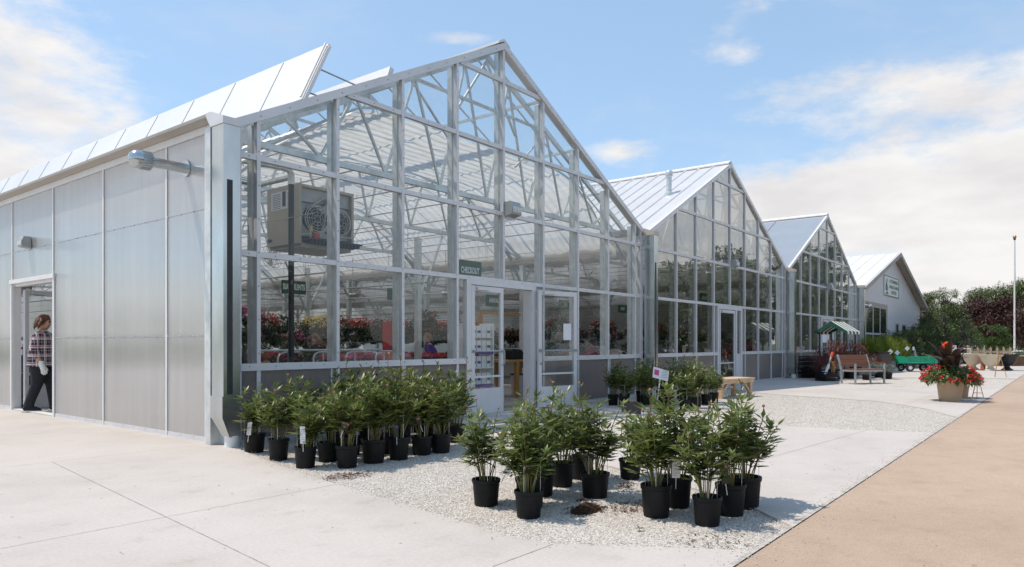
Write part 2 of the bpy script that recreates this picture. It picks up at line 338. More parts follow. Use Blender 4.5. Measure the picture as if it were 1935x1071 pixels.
def plaid():
    m, nt, N, L, b = nodes('plaid_flannel')
    tc = N.new('ShaderNodeTexCoord'); sp = N.new('ShaderNodeSeparateXYZ'); L.new(tc.outputs['Object'], sp.inputs[0])
    def band(o, period, lo, hi, ph=0.0):
        a = N.new('ShaderNodeMath'); a.operation = 'MULTIPLY_ADD'; L.new(o, a.inputs[0]); a.inputs[1].default_value = 1/period; a.inputs[2].default_value = ph+50
        f = N.new('ShaderNodeMath'); f.operation = 'FRACT'; L.new(a.outputs[0], f.inputs[0])
        g = N.new('ShaderNodeMath'); g.operation = 'GREATER_THAN'; L.new(f.outputs[0], g.inputs[0]); g.inputs[1].default_value = lo
        l = N.new('ShaderNodeMath'); l.operation = 'LESS_THAN'; L.new(f.outputs[0], l.inputs[0]); l.inputs[1].default_value = hi
        q = N.new('ShaderNodeMath'); q.operation = 'MULTIPLY'; L.new(g.outputs[0], q.inputs[0]); L.new(l.outputs[0], q.inputs[1]); return q.outputs[0]
    def mixc(f, a, c):
        x = N.new('ShaderNodeMix'); x.data_type = 'RGBA'; L.new(f, x.inputs[0])
        if isinstance(a, tuple): x.inputs[6].default_value = (*a, 1)
        else: L.new(a, x.inputs[6])
        x.inputs[7].default_value = (*c, 1); return x.outputs[2]
    def half(f, k):
        q = N.new('ShaderNodeMath'); q.operation = 'MULTIPLY'; L.new(f, q.inputs[0]); q.inputs[1].default_value = k; return q.outputs[0]
    add = N.new('ShaderNodeMath'); add.operation = 'ADD'; L.new(sp.outputs[0], add.inputs[0]); L.new(sp.outputs[1], add.inputs[1])
    c = mixc(half(band(sp.outputs[2], .15, .0, .42), .85), (.16, .012, .02), (.015, .016, .04))
    c = mixc(half(band(add.outputs[0], .16, .0, .38), .75), c, (.02, .02, .05))
    for o, per in ((sp.outputs[2], .15), (add.outputs[0], .16)):
        c = mixc(half(band(o, per, .50, .66), .62), c, (.72, .68, .64))
        c = mixc(half(band(o, per, .76, .81), .85), c, (.75, .72, .68))
        c = mixc(half(band(o, per, .20, .24), .7), c, (.6, .5, .5))
    L.new(c, b.inputs['Base Color']); b.inputs['Roughness'].default_value = .9; return m
M['plaid'] = plaid()

# ------------------------------------------------------------------ mesh helpers
class MB:
    def __init__(s): s.v = []; s.f = []; s.n = 0; s.mi = []; s.cur = 0; s.extra = []
    def add(s, v, f):
        v = np.asarray(v, float).reshape(-1, 3); s.v.append(v); k = s.n; s.f += [tuple(i+k for i in q) for q in f]; s.n += len(v); s.mi += [s.cur]*len(f)
    def mat(s, name): s.extra.append(name); s.cur = len(s.extra)
    def box(s, x0, x1, y0, y1, z0, z1):
        s.add([(x0, y0, z0), (x1, y0, z0), (x1, y1, z0), (x0, y1, z0), (x0, y0, z1), (x1, y0, z1), (x1, y1, z1), (x0, y1, z1)],
              [(3, 2, 1, 0), (4, 5, 6, 7), (0, 1, 5, 4), (1, 2, 6, 5), (2, 3, 7, 6), (3, 0, 4, 7)])
    def bar(s, p, q, w, h=None, up=(0, 0, 1)):
        p, q = Vector(p), Vector(q); h = h or w; d = (q-p).normalized(); u = Vector(up)
        if abs(d.dot(u)) > .99: u = Vector((0, 1, 0)) if abs(d.y) < .9 else Vector((1, 0, 0))
        a = d.cross(u).normalized(); b = a.cross(d).normalized(); a = a*w/2; b = b*h/2
        s.add([p-a-b, p+a-b, p+a+b, p-a+b, q-a-b, q+a-b, q+a+b, q-a+b], [(0, 1, 2, 3), (7, 6, 5, 4), (0, 4, 5, 1), (1, 5, 6, 2), (2, 6, 7, 3), (3, 7, 4, 0)])
    def tube(s, pts, r, n=8, cap=True):
        pts = [Vector(p) for p in pts]; rr = r if isinstance(r, (list, tuple)) else [r]*len(pts); V = []; prev = None
        for i, p in enumerate(pts):
            d = (pts[min(i+1, len(pts)-1)]-pts[max(i-1, 0)]).normalized()
            if prev is None:
                a = d.cross(Vector((0, 0, 1)) if abs(d.z) < .9 else Vector((1, 0, 0))).normalized()
            else:
                a = (prev-d*prev.dot(d)).normalized()
            prev = a; b = d.cross(a)
            V += [p+(a*math.cos(2*math.pi*k/n)+b*math.sin(2*math.pi*k/n))*rr[i] for k in range(n)]
        F = [(i*n+k, i*n+(k+1) % n, (i+1)*n+(k+1) % n, (i+1)*n+k) for i in range(len(pts)-1) for k in range(n)]
        if cap: F += [tuple(range(n-1, -1, -1)), tuple((len(pts)-1)*n+k for k in range(n))]
        s.add(V, F)
    def lathe(s, prof, n=24, c=(0, 0, 0)):
        V = [(c[0]+r*math.cos(2*math.pi*k/n), c[1]+r*math.sin(2*math.pi*k/n), c[2]+z) for r, z in prof for k in range(n)]
        F = [(i*n+k, i*n+(k+1) % n, (i+1)*n+(k+1) % n, (i+1)*n+k) for i in range(len(prof)-1) for k in range(n)]
        s.add(V, F)
    def prism(s, poly, y0, y1, plane='xz'):
        n = len(poly); f = {'xz': lambda a, b, t: (a, t, b), 'yz': lambda a, b, t: (t, a, b), 'xy': lambda a, b, t: (a, b, t)}[plane]
        s.add([f(a, b, y0) for a, b in poly]+[f(a, b, y1) for a, b in poly],
              [tuple(range(n)), tuple(range(2*n-1, n-1, -1))]+[(i, i+n, (i+1) % n+n, (i+1) % n) for i in range(n)])
    def sphere(s, c, r, n=10, m=6, sq=(1, 1, 1)):
        V = [(c[0]+r*sq[0]*math.sin(math.pi*i/m)*math.cos(2*math.pi*k/n), c[1]+r*sq[1]*math.sin(math.pi*i/m)*math.sin(2*math.pi*k/n), c[2]+r*sq[2]*math.cos(math.pi*i/m)) for i in range(m+1) for k in range(n)]
        s.add(V, [(i*n+k, (i+1)*n+k, (i+1)*n+(k+1) % n, i*n+(k+1) % n) for i in range(m) for k in range(n)])
    def quad(s, *p): s.add(p, [tuple(range(len(p)))])
    def mesh(s, name, mat, smooth=False, fix=True):
        me = bpy.data.meshes.new(name); v = np.concatenate(s.v) if s.v else np.zeros((0, 3))
        me.from_pydata(v.tolist(), [], s.f)
        if mat is not None: me.materials.append(M[mat] if isinstance(mat, str) else mat)
        for e in s.extra: me.materials.append(M[e])
        if s.extra: me.polygons.foreach_set('material_index', s.mi)
        if fix:
            import bmesh
            b = bmesh.new(); b.from_mesh(me); bmesh.ops.recalc_face_normals(b, faces=b.faces); b.to_mesh(me); b.free()
        if smooth:
            me.polygons.foreach_set('use_smooth', [True]*len(me.polygons))
            try: me.set_sharp_from_angle(angle=R(40))
            except Exception: pass
        return me
    def build(s, name, mat, parent=None, smooth=False, loc=None, fix=True):
        o = bpy.data.objects.new(name, s.mesh(name, mat, smooth, fix)); C.objects.link(o)
        if parent is not None: o.parent = parent
        if loc: o.location = loc
        return o
def fast_mesh(name, V, F, mat):
    # V (n,3), F (m,k) arrays
    me = bpy.data.meshes.new(name); V = np.asarray(V, np.float32); F = np.asarray(F, np.int32); m, k = F.shape
    me.vertices.add(len(V)); me.vertices.foreach_set('co', V.ravel())
    me.loops.add(m*k); me.loops.foreach_set('vertex_index', F.ravel())
    me.polygons.add(m); me.polygons.foreach_set('loop_start', np.arange(0, m*k, k, dtype=np.int32))
    me.update(calc_edges=True); me.validate(); me.materials.append(M[mat]); return me
def obj(name, me, parent=None, loc=None, rot=None):
    o = bpy.data.objects.new(name, me); C.objects.link(o)
    if parent is not None: o.parent = parent
    if loc: o.location = loc
    if rot: o.rotation_euler = rot
    return o
def tag(o, label=None, cat=None, group=None, kind=None):
    if label: o['label'] = label
    if cat: o['category'] = cat
    if group: o['group'] = group
    if kind: o['kind'] = kind
    return o
def thing(name, label, cat, loc=(0, 0, 0), rz=0.0, group=None):
    o = bpy.data.objects.new(name, None); C.objects.link(o); o.empty_display_size = .1
    o.location = loc; o.rotation_euler = (0, 0, rz); return tag(o, label, cat, group)
def dup(root, loc, rz, label, group=None, scale=1.0):
    if not isinstance(scale, tuple): scale = (scale,)*3
    def cp(o, par):
        c = o.copy(); C.objects.link(c)
        if par is not None:
            c.parent = par; c.matrix_parent_inverse = o.matrix_parent_inverse.copy()
        for ch in kids.get(o.name, ()): cp(ch, c)
        return c
    kids = {}
    stack = [root]
    while stack:
        q = stack.pop(); kids[q.name] = list(q.children); stack += kids[q.name]
    r = cp(root, None); r.location = loc; r.rotation_euler = (0, 0, rz); r.scale = scale
    r['label'] = label
    if group: r['group'] = group
    return r
def leaflets(P, D, Ln, Wd, fold=.25, droop=.25, up=None):
    # P base points, D directions (unit), Ln lengths, Wd widths -> vertices (n*5), tris (n*4)
    n = len(P); D = D/np.maximum(np.linalg.norm(D, axis=1, keepdims=True), 1e-6)
    U = np.tile([0, 0, 1.0], (n, 1)) if up is None else up
    A = np.cross(D, U); A /= np.maximum(np.linalg.norm(A, axis=1, keepdims=True), 1e-6); B = np.cross(A, D)
    Ln = Ln[:, None]; Wd = Wd[:, None]
    T = P+D*Ln-np.array([0, 0, 1.0])*Ln*droop
    Mi = P+D*Ln*.45-B*Wd*fold-np.array([0, 0, 1.0])*Ln*droop*.25
    Lf = P+D*Ln*.42+A*Wd*.5-np.array([0, 0, 1.0])*Ln*droop*.22; Rt = P+D*Ln*.42-A*Wd*.5-np.array([0, 0, 1.0])*Ln*droop*.22
    V = np.stack([P, Rt, Mi, Lf, T], 1).reshape(-1, 3)
    k = (np.arange(n)*5)[:, None]
    F = np.concatenate([k+[0, 1, 2], k+[1, 4, 2], k+[0, 2, 3], k+[3, 2, 4]], 1).reshape(-1, 3)
    return V, F
def rand_dirs(n, zmin=-1.0, zmax=1.0, rng=RNG):
    z = rng.uniform(zmin, zmax, n); a = rng.uniform(0, 2*math.pi, n); r = np.sqrt(np.maximum(0, 1-z*z))
    return np.stack([r*np.cos(a), r*np.sin(a), z], 1)
def text_mesh(name, txt, size, mat, parent=None, loc=(0, 0, 0), rot=(0, 0, 0), sx=1.0, depth=.002, align='CENTER', bold=0.0):
    cu = bpy.data.curves.new(name, 'FONT'); cu.body = txt; cu.size = size; cu.extrude = depth; cu.align_x = align; cu.align_y = 'CENTER'; cu.offset = bold
    t = bpy.data.objects.new(name, cu); C.objects.link(t)
    dg = bpy.context.evaluated_depsgraph_get(); me = bpy.data.meshes.new_from_object(t.evaluated_get(dg)); me.name = name
    bpy.data.objects.remove(t); bpy.data.curves.remove(cu)
    me.materials.clear(); me.materials.append(M[mat])
    o = obj(name, me, parent, loc, rot); o.scale = (sx, 1, 1); return o
JOINTS = [((-2.37, 0.20), (-0.18, 0.13)), ((-3.29, -3.03), (-0.76, -3.03)), ((-1.93, 0.18), (-2.50, -4.58)), ((-1.75, -5.53), (-1.19, -5.54)), ((2.70, -5.47), (6.20, -5.76)), ((10.29, -5.38), (17.33, -5.53)), ((15.93, -3.76), (18.33, -4.11))]

# ------------------------------------------------------------------ ground
def slab(name, poly, z0, z1, mat, kind='structure'):
    m = MB(); m.prism(poly, z0, z1, 'xy'); return tag(m.build(name, mat), kind=kind)
def flat(name, poly, z, mat, kind='structure'):
    m = MB(); m.quad(*[(x, y, z) for x, y in poly]); return tag(m.build(name, mat), kind=kind)
tag(flat('ground', [(-500, -500), (900, -500), (900, 900), (-500, 900)], -.05, 'grass_ground'), 'far ground', None)
flat('parking_lot', [(-60, -45), (160, -45), (160, -11.5), (-60, -11.5)], -.012, 'asphalt')
flat('road', [(-60, -11.6), (150, -11.6), (150, -6.56), (-60, -6.56)], -.004, 'tan_road')
EDGE1 = [(-.17, -.02), (-.21, -.33), (-.40, -1.04), (-.57, -1.72), (-.67, -2.17), (-.77, -2.66), (-.85, -3.1), (-.98, -3.87), (-1.08, -4.43), (-1.15, -4.89), (-1.2, -5.26), (-1.17, -5.54), (-.92, -5.95), (-.7, -6.3), (-.58, -6.53)]
EDGE2 = [(.16, -6.53), (.62, -6.04), (1.0, -5.35), (1.31, -4.66), (1.62, -3.8), (1.9, -2.93), (2.35, -2.1), (3.0, -1.3), (3.9, -.6), (4.12, -.02)]
EDGE3 = [(6.3, -.02), (6.5, -.6), (6.62, -1.63), (6.45, -2.65), (6.14, -3.99), (6.04, -4.81), (6.1, -5.51), (6.32, -6.2), (6.45, -6.53)]
EDGE4 = [(9.0, -6.53), (9.6, -6.25), (10.51, -5.83), (11.2, -5.3), (11.75, -4.74), (12.15, -3.8), (12.3, -2.88), (12.9, -1.7), (14.0, -.7), (14.8, -.02)]
EDGE5 = [(20.9, -.02), (19.7, -.9), (18.3, -2.2), (17.35, -3.62), (16.8, -5.0), (17.2, -5.9), (18.2, -6.4), (18.6, -6.53)]
EDGE6 = [(25.2, -6.53), (24.6, -5.5), (24.2, -4.4), (23.4, -3.1), (24.2, -1.6), (26, -.6), (27, -.02)]
slab('pavement', [(-60, 40), (-60, -6.53)]+EDGE1[::-1]+[(-.17, 40)], -.045, 0, 'concrete')
slab('path', EDGE2+EDGE3, -.045, .0, 'concrete')
slab('path', EDGE4+EDGE5, -.045, .0, 'concrete')
slab('path', EDGE6+[(150, -.02), (150, -6.53)], -.045, .0, 'concrete')
tag(flat('gravel', EDGE1+EDGE2, -.016, 'gravel'), kind='structure')
tag(flat('gravel', EDGE3+EDGE4, -.016, 'gravel'), kind='structure')
tag(flat('gravel', EDGE5+EDGE6, -.016, 'gravel'), kind='structure')
slab('greenhouse_floor', [(-.15, .02), (32.2, .02), (32.2, 36), (-.15, 36)], -.045, .004, 'floor')
def joint(name, pts, w=.0055):
    m = MB()
    for (a, b) in zip(pts[:-1], pts[1:]):
        a, b = Vector((*a, .0035)), Vector((*b, .0035)); d = (b-a).normalized(); n = Vector((-d.y, d.x, 0))*w/2
        m.quad(a-n, b-n, b+n, a+n)
    return tag(m.build(name, 'joint'), kind='structure')
for a, b in JOINTS: joint('pavement_joint', [a, b])
joint('pavement_joint', [(-60, -6.545), (150, -6.545)], .030)

def inside(poly, P):
    x, y = P[:, 0], P[:, 1]; r = np.zeros(len(P), bool); n = len(poly)
    for i in range(n):
        (x1, y1), (x2, y2) = poly[i], poly[(i+1) % n]
        if y1 == y2: continue
        c = ((y1 > y) != (y2 > y)) & (x < (x2-x1)*(y-y1)/(y2-y1)+x1); r ^= c
    return r
def scatter_stones(poly, n, s0, s1, name, edge_spill=0.0):
    P = np.array(poly); lo, hi = P.min(0), P.max(0)
    q = RNG.uniform(lo, hi, (n, 2)); q = q[inside(poly, q)]; n = len(q)
    oct_ = np.array([(1, 0, 0), (0, 1, 0), (-1, 0, 0), (0, -1, 0), (0, 0, .8), (0, 0, -.6)], float)
    fc = np.array([(0, 1, 4), (1, 2, 4), (2, 3, 4), (3, 0, 4), (1, 0, 5), (2, 1, 5), (3, 2, 5), (0, 3, 5)])
    sz = RNG.uniform(s0, s1, (n, 1, 1)); st = RNG.uniform(.6, 1.3, (n, 6, 1)); a = RNG.uniform(0, 6.28, n)
    V = oct_[None]*sz*st; c, s = np.cos(a)[:, None], np.sin(a)[:, None]
    X = V[..., 0]*c-V[..., 1]*s; Y = V[..., 0]*s+V[..., 1]*c
    V = np.stack([X+q[:, :1], Y+q[:, 1:], V[..., 2]-.016+sz[..., 0]*.25], -1).reshape(-1, 3)
    F = (fc[None]+(np.arange(n)*6)[:, None, None]).reshape(-1, 3)
    o = obj(name, fast_mesh(name, V, F, 'stones')); return tag(o, 'loose white limestone chips scattered over the gravel beds', 'gravel', kind='stuff')
scatter_stones([p for p in EDGE1+EDGE2], 170000, .0025, .0060, 'gravel_chips')
scatter_stones([(x, y) for x, y in EDGE3+EDGE4], 60000, .004, .008, 'gravel_chips')
def spill(line, n, spread, z):
    # stray chips kicked over the slab edges
    P = []
    L_ = [math.dist(a, b) for a, b in zip(line[:-1], line[1:])]; tot = sum(L_)
    for i in range(n):
        d = random.uniform(0, tot); k = 0
        while d > L_[k] and k < len(L_)-1: d -= L_[k]; k += 1
        t_ = d/L_[k]; a, b = line[k], line[k+1]; s_ = random.gauss(0, spread)
        P.append((a[0]+(b[0]-a[0])*t_+s_, a[1]+(b[1]-a[1])*t_+random.gauss(0, spread), z))
    n = len(P); V = []; F = []
    for i, (x, y, z) in enumerate(P):
        r = random.uniform(.002, .006); q = random.uniform(0, 6.28)
        V += [(x+r*math.cos(q+k*1.571)*random.uniform(.6, 1.2), y+r*math.sin(q+k*1.571)*random.uniform(.6, 1.2), z+r*.3) for k in range(4)]+[(x, y, z+r*.9), (x, y, z-.002)]
        F += [(i*6+a, i*6+(a+1) % 4, i*6+4) for a in range(4)]+[(i*6+(a+1) % 4, i*6+a, i*6+5) for a in range(4)]
    o = obj('gravel_chips', fast_mesh('gravel_chips', V, F, 'stones')); tag(o, 'stray limestone chips kicked over the edges of the slabs', 'gravel', kind='stuff')
spill(EDGE1, 900, .05, .001); spill(EDGE2, 700, .05, .001); spill(EDGE3, 500, .06, .001); spill([(-1.5, -6.53), (9.5, -6.53)], 1500, .05, .001); spill([(-.6, -6.58), (1.0, -6.58)], 160, .16, -.002)
def litter(n, x0, x1, y0, y1):
    P = np.stack([RNG.uniform(x0, x1, n), RNG.uniform(y0, y1, n), np.full(n, .004)], 1); V, F = leaflets(P, rand_dirs(n, -.05, .12), RNG.uniform(.008, .026, n), RNG.uniform(.004, .010, n), .2, 0)
    tag(obj('leaf_litter', fast_mesh('leaf_litter', V, F, 'bark')), 'tiny brown bits of leaf and bark scattered on the paving and gravel', 'litter', kind='stuff')
litter(420, -3.5, 14, -6.6, -.3); litter(60, -3, 2, -8, -5)

# ------------------------------------------------------------------ greenhouses
PITCH, HW, EAVE, PEAK, DEPTH = 10.757, 10.322, 3.93, 6.56, 36.0
RAILS = [.929, 2.326, 3.533, 4.712, 5.912]
MULL = [.284+1.2192*k for k in range(9)]
SL = (PEAK-EAVE)/(HW/2)
def roofz(x): return EAVE+SL*min(x, HW-x)
def clip(poly, a, b, c):
    out = []
    for i in range(len(poly)):
        p, q = poly[i], poly[(i+1) % len(poly)]; dp, dq = a*p[0]+b*p[1]+c, a*q[0]+b*q[1]+c
        if dp >= 0: out.append(p)
        if dp*dq < 0: t = dp/(dp-dq); out.append((p[0]+t*(q[0]-p[0]), p[1]+t*(q[1]-p[1])))
    return out
def gable(poly, inset=.05):
    p = clip(poly, SL, -1, EAVE-inset); return clip(p, -SL, -1, EAVE+SL*HW-inset) if len(p) > 2 else []
DX0, DX1 = 4.16, 6.12
def curtain_profile():
    return [(.05, 3.30), (.10, 3.52), (.42, 3.62), (1.2, 4.10), (1.95, 4.55), (2.4, 4.80), (2.75, 4.88), (3.4, 4.90), (5.16, 4.89), (7.0, 4.88), (7.75, 4.86), (8.3, 4.74), (9.1, 4.28), (9.85, 3.62), (10.2, 3.50), (10.27, 3.30)]

def truss_mesh(first=False):
    m = MB(); y = 0
    m.bar((.02, y, EAVE-.06), (HW/2, y, PEAK-.10), .06, .09); m.bar((HW/2, y, PEAK-.10), (HW-.02, y, EAVE-.06), .06, .09)
    m.bar((.05, y, 3.83), (HW-.05, y, 3.83), .055, .085)
    for i in range(8):
        xb = .90+.61+1.2192*i if i < 7 else None
        xt0, xt1 = .92+1.2192*i, .92+1.2192*(i+1)
        if xb is None: break
        for xt in (xt0, xt1):
            zt = min(roofz(xt)-.1, roofz(xt)-.1)
            m.bar((xb, y, 3.86), (xb+(xt-xb)*1.0, y, zt if zt < 5.2 else 5.2+(zt-5.2)*1.0), .036, .036)
    m.bar((HW/2-1.9, y, 5.52), (HW/2+1.9, y, 5.52), .04, .05)
    for sx in (-1, 1):
        m.bar((HW/2+sx*.0, y, PEAK-.2), (HW/2+sx*.85, y, 5.2), .035); m.bar((HW/2+sx*1.9, y, 5.5), (HW/2+sx*.85, y, 4.6), .03)
        m.bar((HW/2+sx*(HW/2-.02), y, 3.2), (HW/2+sx*(HW/2-.75), y, 3.82), .04)
    return m
def arch_mesh():
    m = MB(); pr = [(x, z+.045) for x, z in curtain_profile()[2:-2]]
    m.tube([(x, 0, z) for x, z in pr], .024, 6)
    for i, (x, z) in enumerate(pr):
        if i % 2 == 0: m.tube([(x, .02, z), (x+.05, .0, z-.13)], .006, 5)
    return m
def curtain_mesh():
    pr = curtain_profile(); P = []
    for (a, b) in zip(pr[:-1], pr[1:]):
        n = max(1, int(math.hypot(b[0]-a[0], b[1]-a[1])/.22))
        P += [(a[0]+(b[0]-a[0])*i/n, a[1]+(b[1]-a[1])*i/n) for i in range(n)]
    P.append(pr[-1]); P = np.array(P); ys = np.arange(.6, 35.9, .055); nx, ny = len(P), len(ys)
    ph = RNG.uniform(0, 6.28, nx); ph = np.convolve(np.concatenate([ph, ph, ph]), np.ones(5)/5, 'same')[nx:2*nx]
    X = np.repeat(P[:, :1], ny, 1); Y = np.repeat(ys[None], nx, 0)
    rip = .014*np.sin(Y/.22*6.283+ph[:, None]*1.3)+.008*np.sin(Y/.13*6.283+ph[:, None]*2)
    sag = -.03*np.abs(np.sin(Y/3.66*math.pi))*0+.0
    bow = -.018*np.abs(np.sin(P[:, :1]/.61*math.pi)); Z = np.repeat(P[:, 1:], ny, 1)+rip+bow+sag
    V = np.stack([X, Y, Z], -1).reshape(-1, 3); i = (np.arange(nx-1)[:, None]*ny+np.arange(ny-1)[None]).reshape(-1, 1)
    F = np.concatenate([i, i+ny, i+ny+1, i+1], 1); me = fast_mesh('shade_curtain', V, F, 'curtain'); me.polygons.foreach_set('use_smooth', [True]*len(me.polygons)); return me
TR, AR, CU = truss_mesh().mesh('truss', 'galv'), arch_mesh().mesh('curtain_rail', 'galv'), curtain_mesh()
def roll_mesh():
    # gathered curtain bundle hanging along the gutter
    ys = np.arange(.7, 35.5, .07); n = 12; V = []; 
    ra = .12+.022*np.sin(ys*5.1)+.016*np.sin(ys*13.7+1)+RNG.normal(0, .008, len(ys)); zc = 3.40+.012*np.sin(ys*1.7)
    for i, y in enumerate(ys):
        for k in range(n):
            a = 2*math.pi*k/n; r = ra[i]*(1+.10*math.sin(3*a+y*4)); V.append((r*math.cos(a)*1.0, y, zc[i]+r*math.sin(a)*.85))
    F = [(i*n+k, i*n+(k+1) % n, (i+1)*n+(k+1) % n, (i+1)*n+k) for i in range(len(ys)-1) for k in range(n)]
    me = fast_mesh('curtain_bundle', V, F, 'curtain'); me.polygons.foreach_set('use_smooth', [True]*len(me.polygons)); return me
ROLL = roll_mesh()
WIRE = None
def post_mesh():
    m = MB(); m.box(-.065, .065, -.065, .065, 0, 3.75)
    m.bar((0, 0, 2.75), (-.75, 0, 3.80), .05); m.bar((0, 0, 2.75), (.75, 0, 3.80), .05); return m.mesh('interior_post', 'galv')
POST = post_mesh()
LAMP = None

def door_leaf(parent, w, h, glass_mat, name='door', push=True, base=.40, flip=False):
    # origin at the hinge foot, leaf along +x
    f = MB(); t = .045
    f.box(0, .085, -t/2, t/2, 0, h); f.box(w-.085, w, -t/2, t/2, 0, h); f.box(.085, w-.085, -t/2, t/2, h-.09, h)
    f.box(.085, w-.085, -t/2, t/2, 0, base); f.box(.085, w-.085, -t/2+.004, t/2-.004, .62, .655); f.box(.085, w-.085, -t/2+.004, t/2-.004, base+.0, base+.035)
    d = f.build(name, 'alu', parent)
    p = MB(); p.quad((.085, 0, base+.035), (w-.085, 0, base+.035), (w-.085, 0, h-.09), (.085, 0, h-.09)); p.build('door_glass', glass_mat, d)
    if push:
        b = MB(); z = 1.08; b.tube([(.03, -.07, z), (w-.03, -.07, z)], .014, 8); b.box(.02, .05, -.07, -.02, z-.02, z+.02); b.box(w-.05, w-.02, -.07, -.02, z-.02, z+.02); b.build('push_bar', 'galv_dull', d, True)
        xh = .05 if flip else w-.05
        h_ = MB(); h_.tube([(xh, -.03, .82), (xh, -.09, .86), (xh, -.09, 1.06), (xh, -.03, 1.10)], .011, 8); h_.build('handle', 'galv_dull', d, True)
    c = MB(); c.bar((.12, -.045, h-.045), (.42, -.045, h-.045), .04, .05); c.build('door_closer', 'alu', d)
    return d

def greenhouse(k):
    ox = PITCH*k
    lab = ['clear glass-fronted greenhouse nearest the camera with a propped open white roof vent',
           'middle glass greenhouse with a ribbed white roof and metal chimney',
           'smallest looking far glass greenhouse with a smooth sky-reflecting roof beside the white barn'][k]
    g = thing('greenhouse', lab, 'greenhouse', (ox, 0, 0), 0, 'gutter-connected glass greenhouses')
    gm = 'glass' if k == 0 else 'glass_strong'
    # front frame: mullions, rails, rakes
    f = MB(); bw = .052
    d0, d1 = DX0, DX1
    def zfront(x): return roofz(x)-.07
    for i, x in enumerate(MULL):
        z0 = RAILS[1] if d0-.1 < x < d1+.1 else 0
        f.box(x-bw/2, x+bw/2, -.035, .035, z0, zfront(x))
    f.box(-.02, .05, -.034, .034, 0, EAVE-.02); f.box(HW-.05, HW+.02, -.034, .034, 0, EAVE-.02)
    for j, z in enumerate(RAILS):
        a = 0.03 if z < EAVE else (z-EAVE)/SL+.14; b = HW-a
        segs = [(a, d0), (d1, b)] if j == 0 else [(a, b)]
        for s0, s1 in segs: f.box(s0, s1, -.030, .030, z-.035, z+.035) if j else f.box(s0, s1, -.045, .032, z-.055, z+.035)
    f.box(d0-.0, d0+.115, -.04, .05, 0, RAILS[1]-.036); f.box(d1-.115, d1, -.04, .05, 0, RAILS[1]-.036); f.box(d0+.115, d1-.115, -.039, .049, 2.215, RAILS[1]-.036)
    f.mat('dark_metal'); sc = f                                                      # fixing screws on the frame faces
    for x in MULL:
        zz = .25
        while zz < zfront(x)-.1:
            if not (zz < RAILS[1] and d0-.1 < x < d1+.1): sc.sphere((x, -.036, zz), .0075, 6, 4, (1, .6, 1))
            zz += .42
    for j, z in enumerate(RAILS):
        a = 0.15 if z < EAVE else (z-EAVE)/SL+.25; x = a
        while x < HW-a:
            if j or not d0 < x < d1: sc.sphere((x, -.031 if j else -.046, z), .0075, 6, 4, (1, .6, 1))
            x += .37
    x = .3
    while x < HW: sc.sphere((x, -.058, roofz(x)-.03), .0075, 6, 4, (1, .6, 1)); x += .42
    f.build('front_frame', 'alu', g)
    for s_, (xa, xb) in enumerate(((-.04, HW/2), (HW/2, HW+.04))):
        r = MB(); za, zb = EAVE-.02 if s_ == 0 else PEAK, PEAK if s_ == 0 else EAVE-.02
        r.prism([(xa, za-.085), (xb, zb-.085), (xb, zb+.035), (xa, za+.035)], -.055, .10); r.build('rake_trim', 'alu' if k == 0 else 'alu_white', g)
    # gable-end posts standing behind the glass
    for x in MULL:
        z0 = RAILS[1] if d0-.1 < x < d1+.1 else 0
        p = MB(); p.box(x-.034, x+.034, .07, .17, z0, zfront(x)-.05); p.build('gable_post', 'galv', g)
    # panes
    xs = [.03]+MULL+[HW-.03]; zs = RAILS+[PEAK]
    def pane(poly):
        if len(poly) < 3: return
        m = MB(); ja, jb, jc = random.uniform(-.007, .007), random.uniform(-.0035, .0035), random.uniform(-.0035, .0035); x_, z_ = poly[0]; m.quad(*[(x, .004+jb*(x-x_)+jc*(z-z_), z) for x, z in poly]); m.build('glass_pane', gm, g, fix=False)
    for a, b in zip(xs[:-1], xs[1:]):
        for j in range(5):
            z0, z1 = zs[j], zs[j+1]; segs = [(a, b)]
            if j == 0: segs = [(q0, q1) for q0, q1 in ((a, min(b, d0)), (max(a, d1), b)) if q1-q0 > .02]
            for q0, q1 in segs:
                p = gable([(q0+.01, z0), (q1-.01, z0), (q1-.01, z1), (q0+.01, z1)])
                if len(p) > 2: pane(p)
    for q0, q1 in ((.03, d0), (d1, HW-.03)):
        n = 3; w = (q1-q0)/n
        for i in range(n):
            m = MB(); m.box(q0+w*i+.004, q0+w*(i+1)-.004, -.012, .0, .0, RAILS[0]-.055); m.build('knee_panel', 'poly_knee', g)
            if i: s_ = MB(); s_.box(q0+w*i-.012, q0+w*i+.012, -.02, -.013, 0, RAILS[0]-.056); s_.build('cover_strip', 'alu', g)
    m = MB(); m.box(.03, d0, -.02, .012, -.02, .03); m.box(d1, HW-.03, -.02, .012, -.02, .03); m.build('base_rail', 'alu', g)
    # roof sheets
    rm = ['roof_clear', 'roof_white', 'roof_blue'][k]
    for s_ in (0, 1):
        m = MB(); xa, xb = (0, HW/2) if s_ == 0 else (HW/2, HW)
        za, zb = roofz(xa)+.04, roofz(xb)+.04
        if k == 1:
            n = 80; per = .45; y = .02
            while y < DEPTH:
                y1 = y+per
                m.quad((xa, y, za), (xb, y, zb), (xb, y1-.07, zb), (xa, y1-.07, za))
                for (ya, yb, ha, hb) in ((y1-.07, y1-.05, 0, .035), (y1-.05, y1-.02, .035, .035), (y1-.02, y1, .035, 0)):
                    m.quad((xa, ya, za+ha), (xb, ya, zb+ha), (xb, yb, zb+hb), (xa, yb, za+hb))
                y = y1
        else:
            m.quad((xa, .02, za), (xb, .02, zb), (xb, DEPTH, zb), (xa, DEPTH, za))
        m.build('roof', rm, g, fix=False)
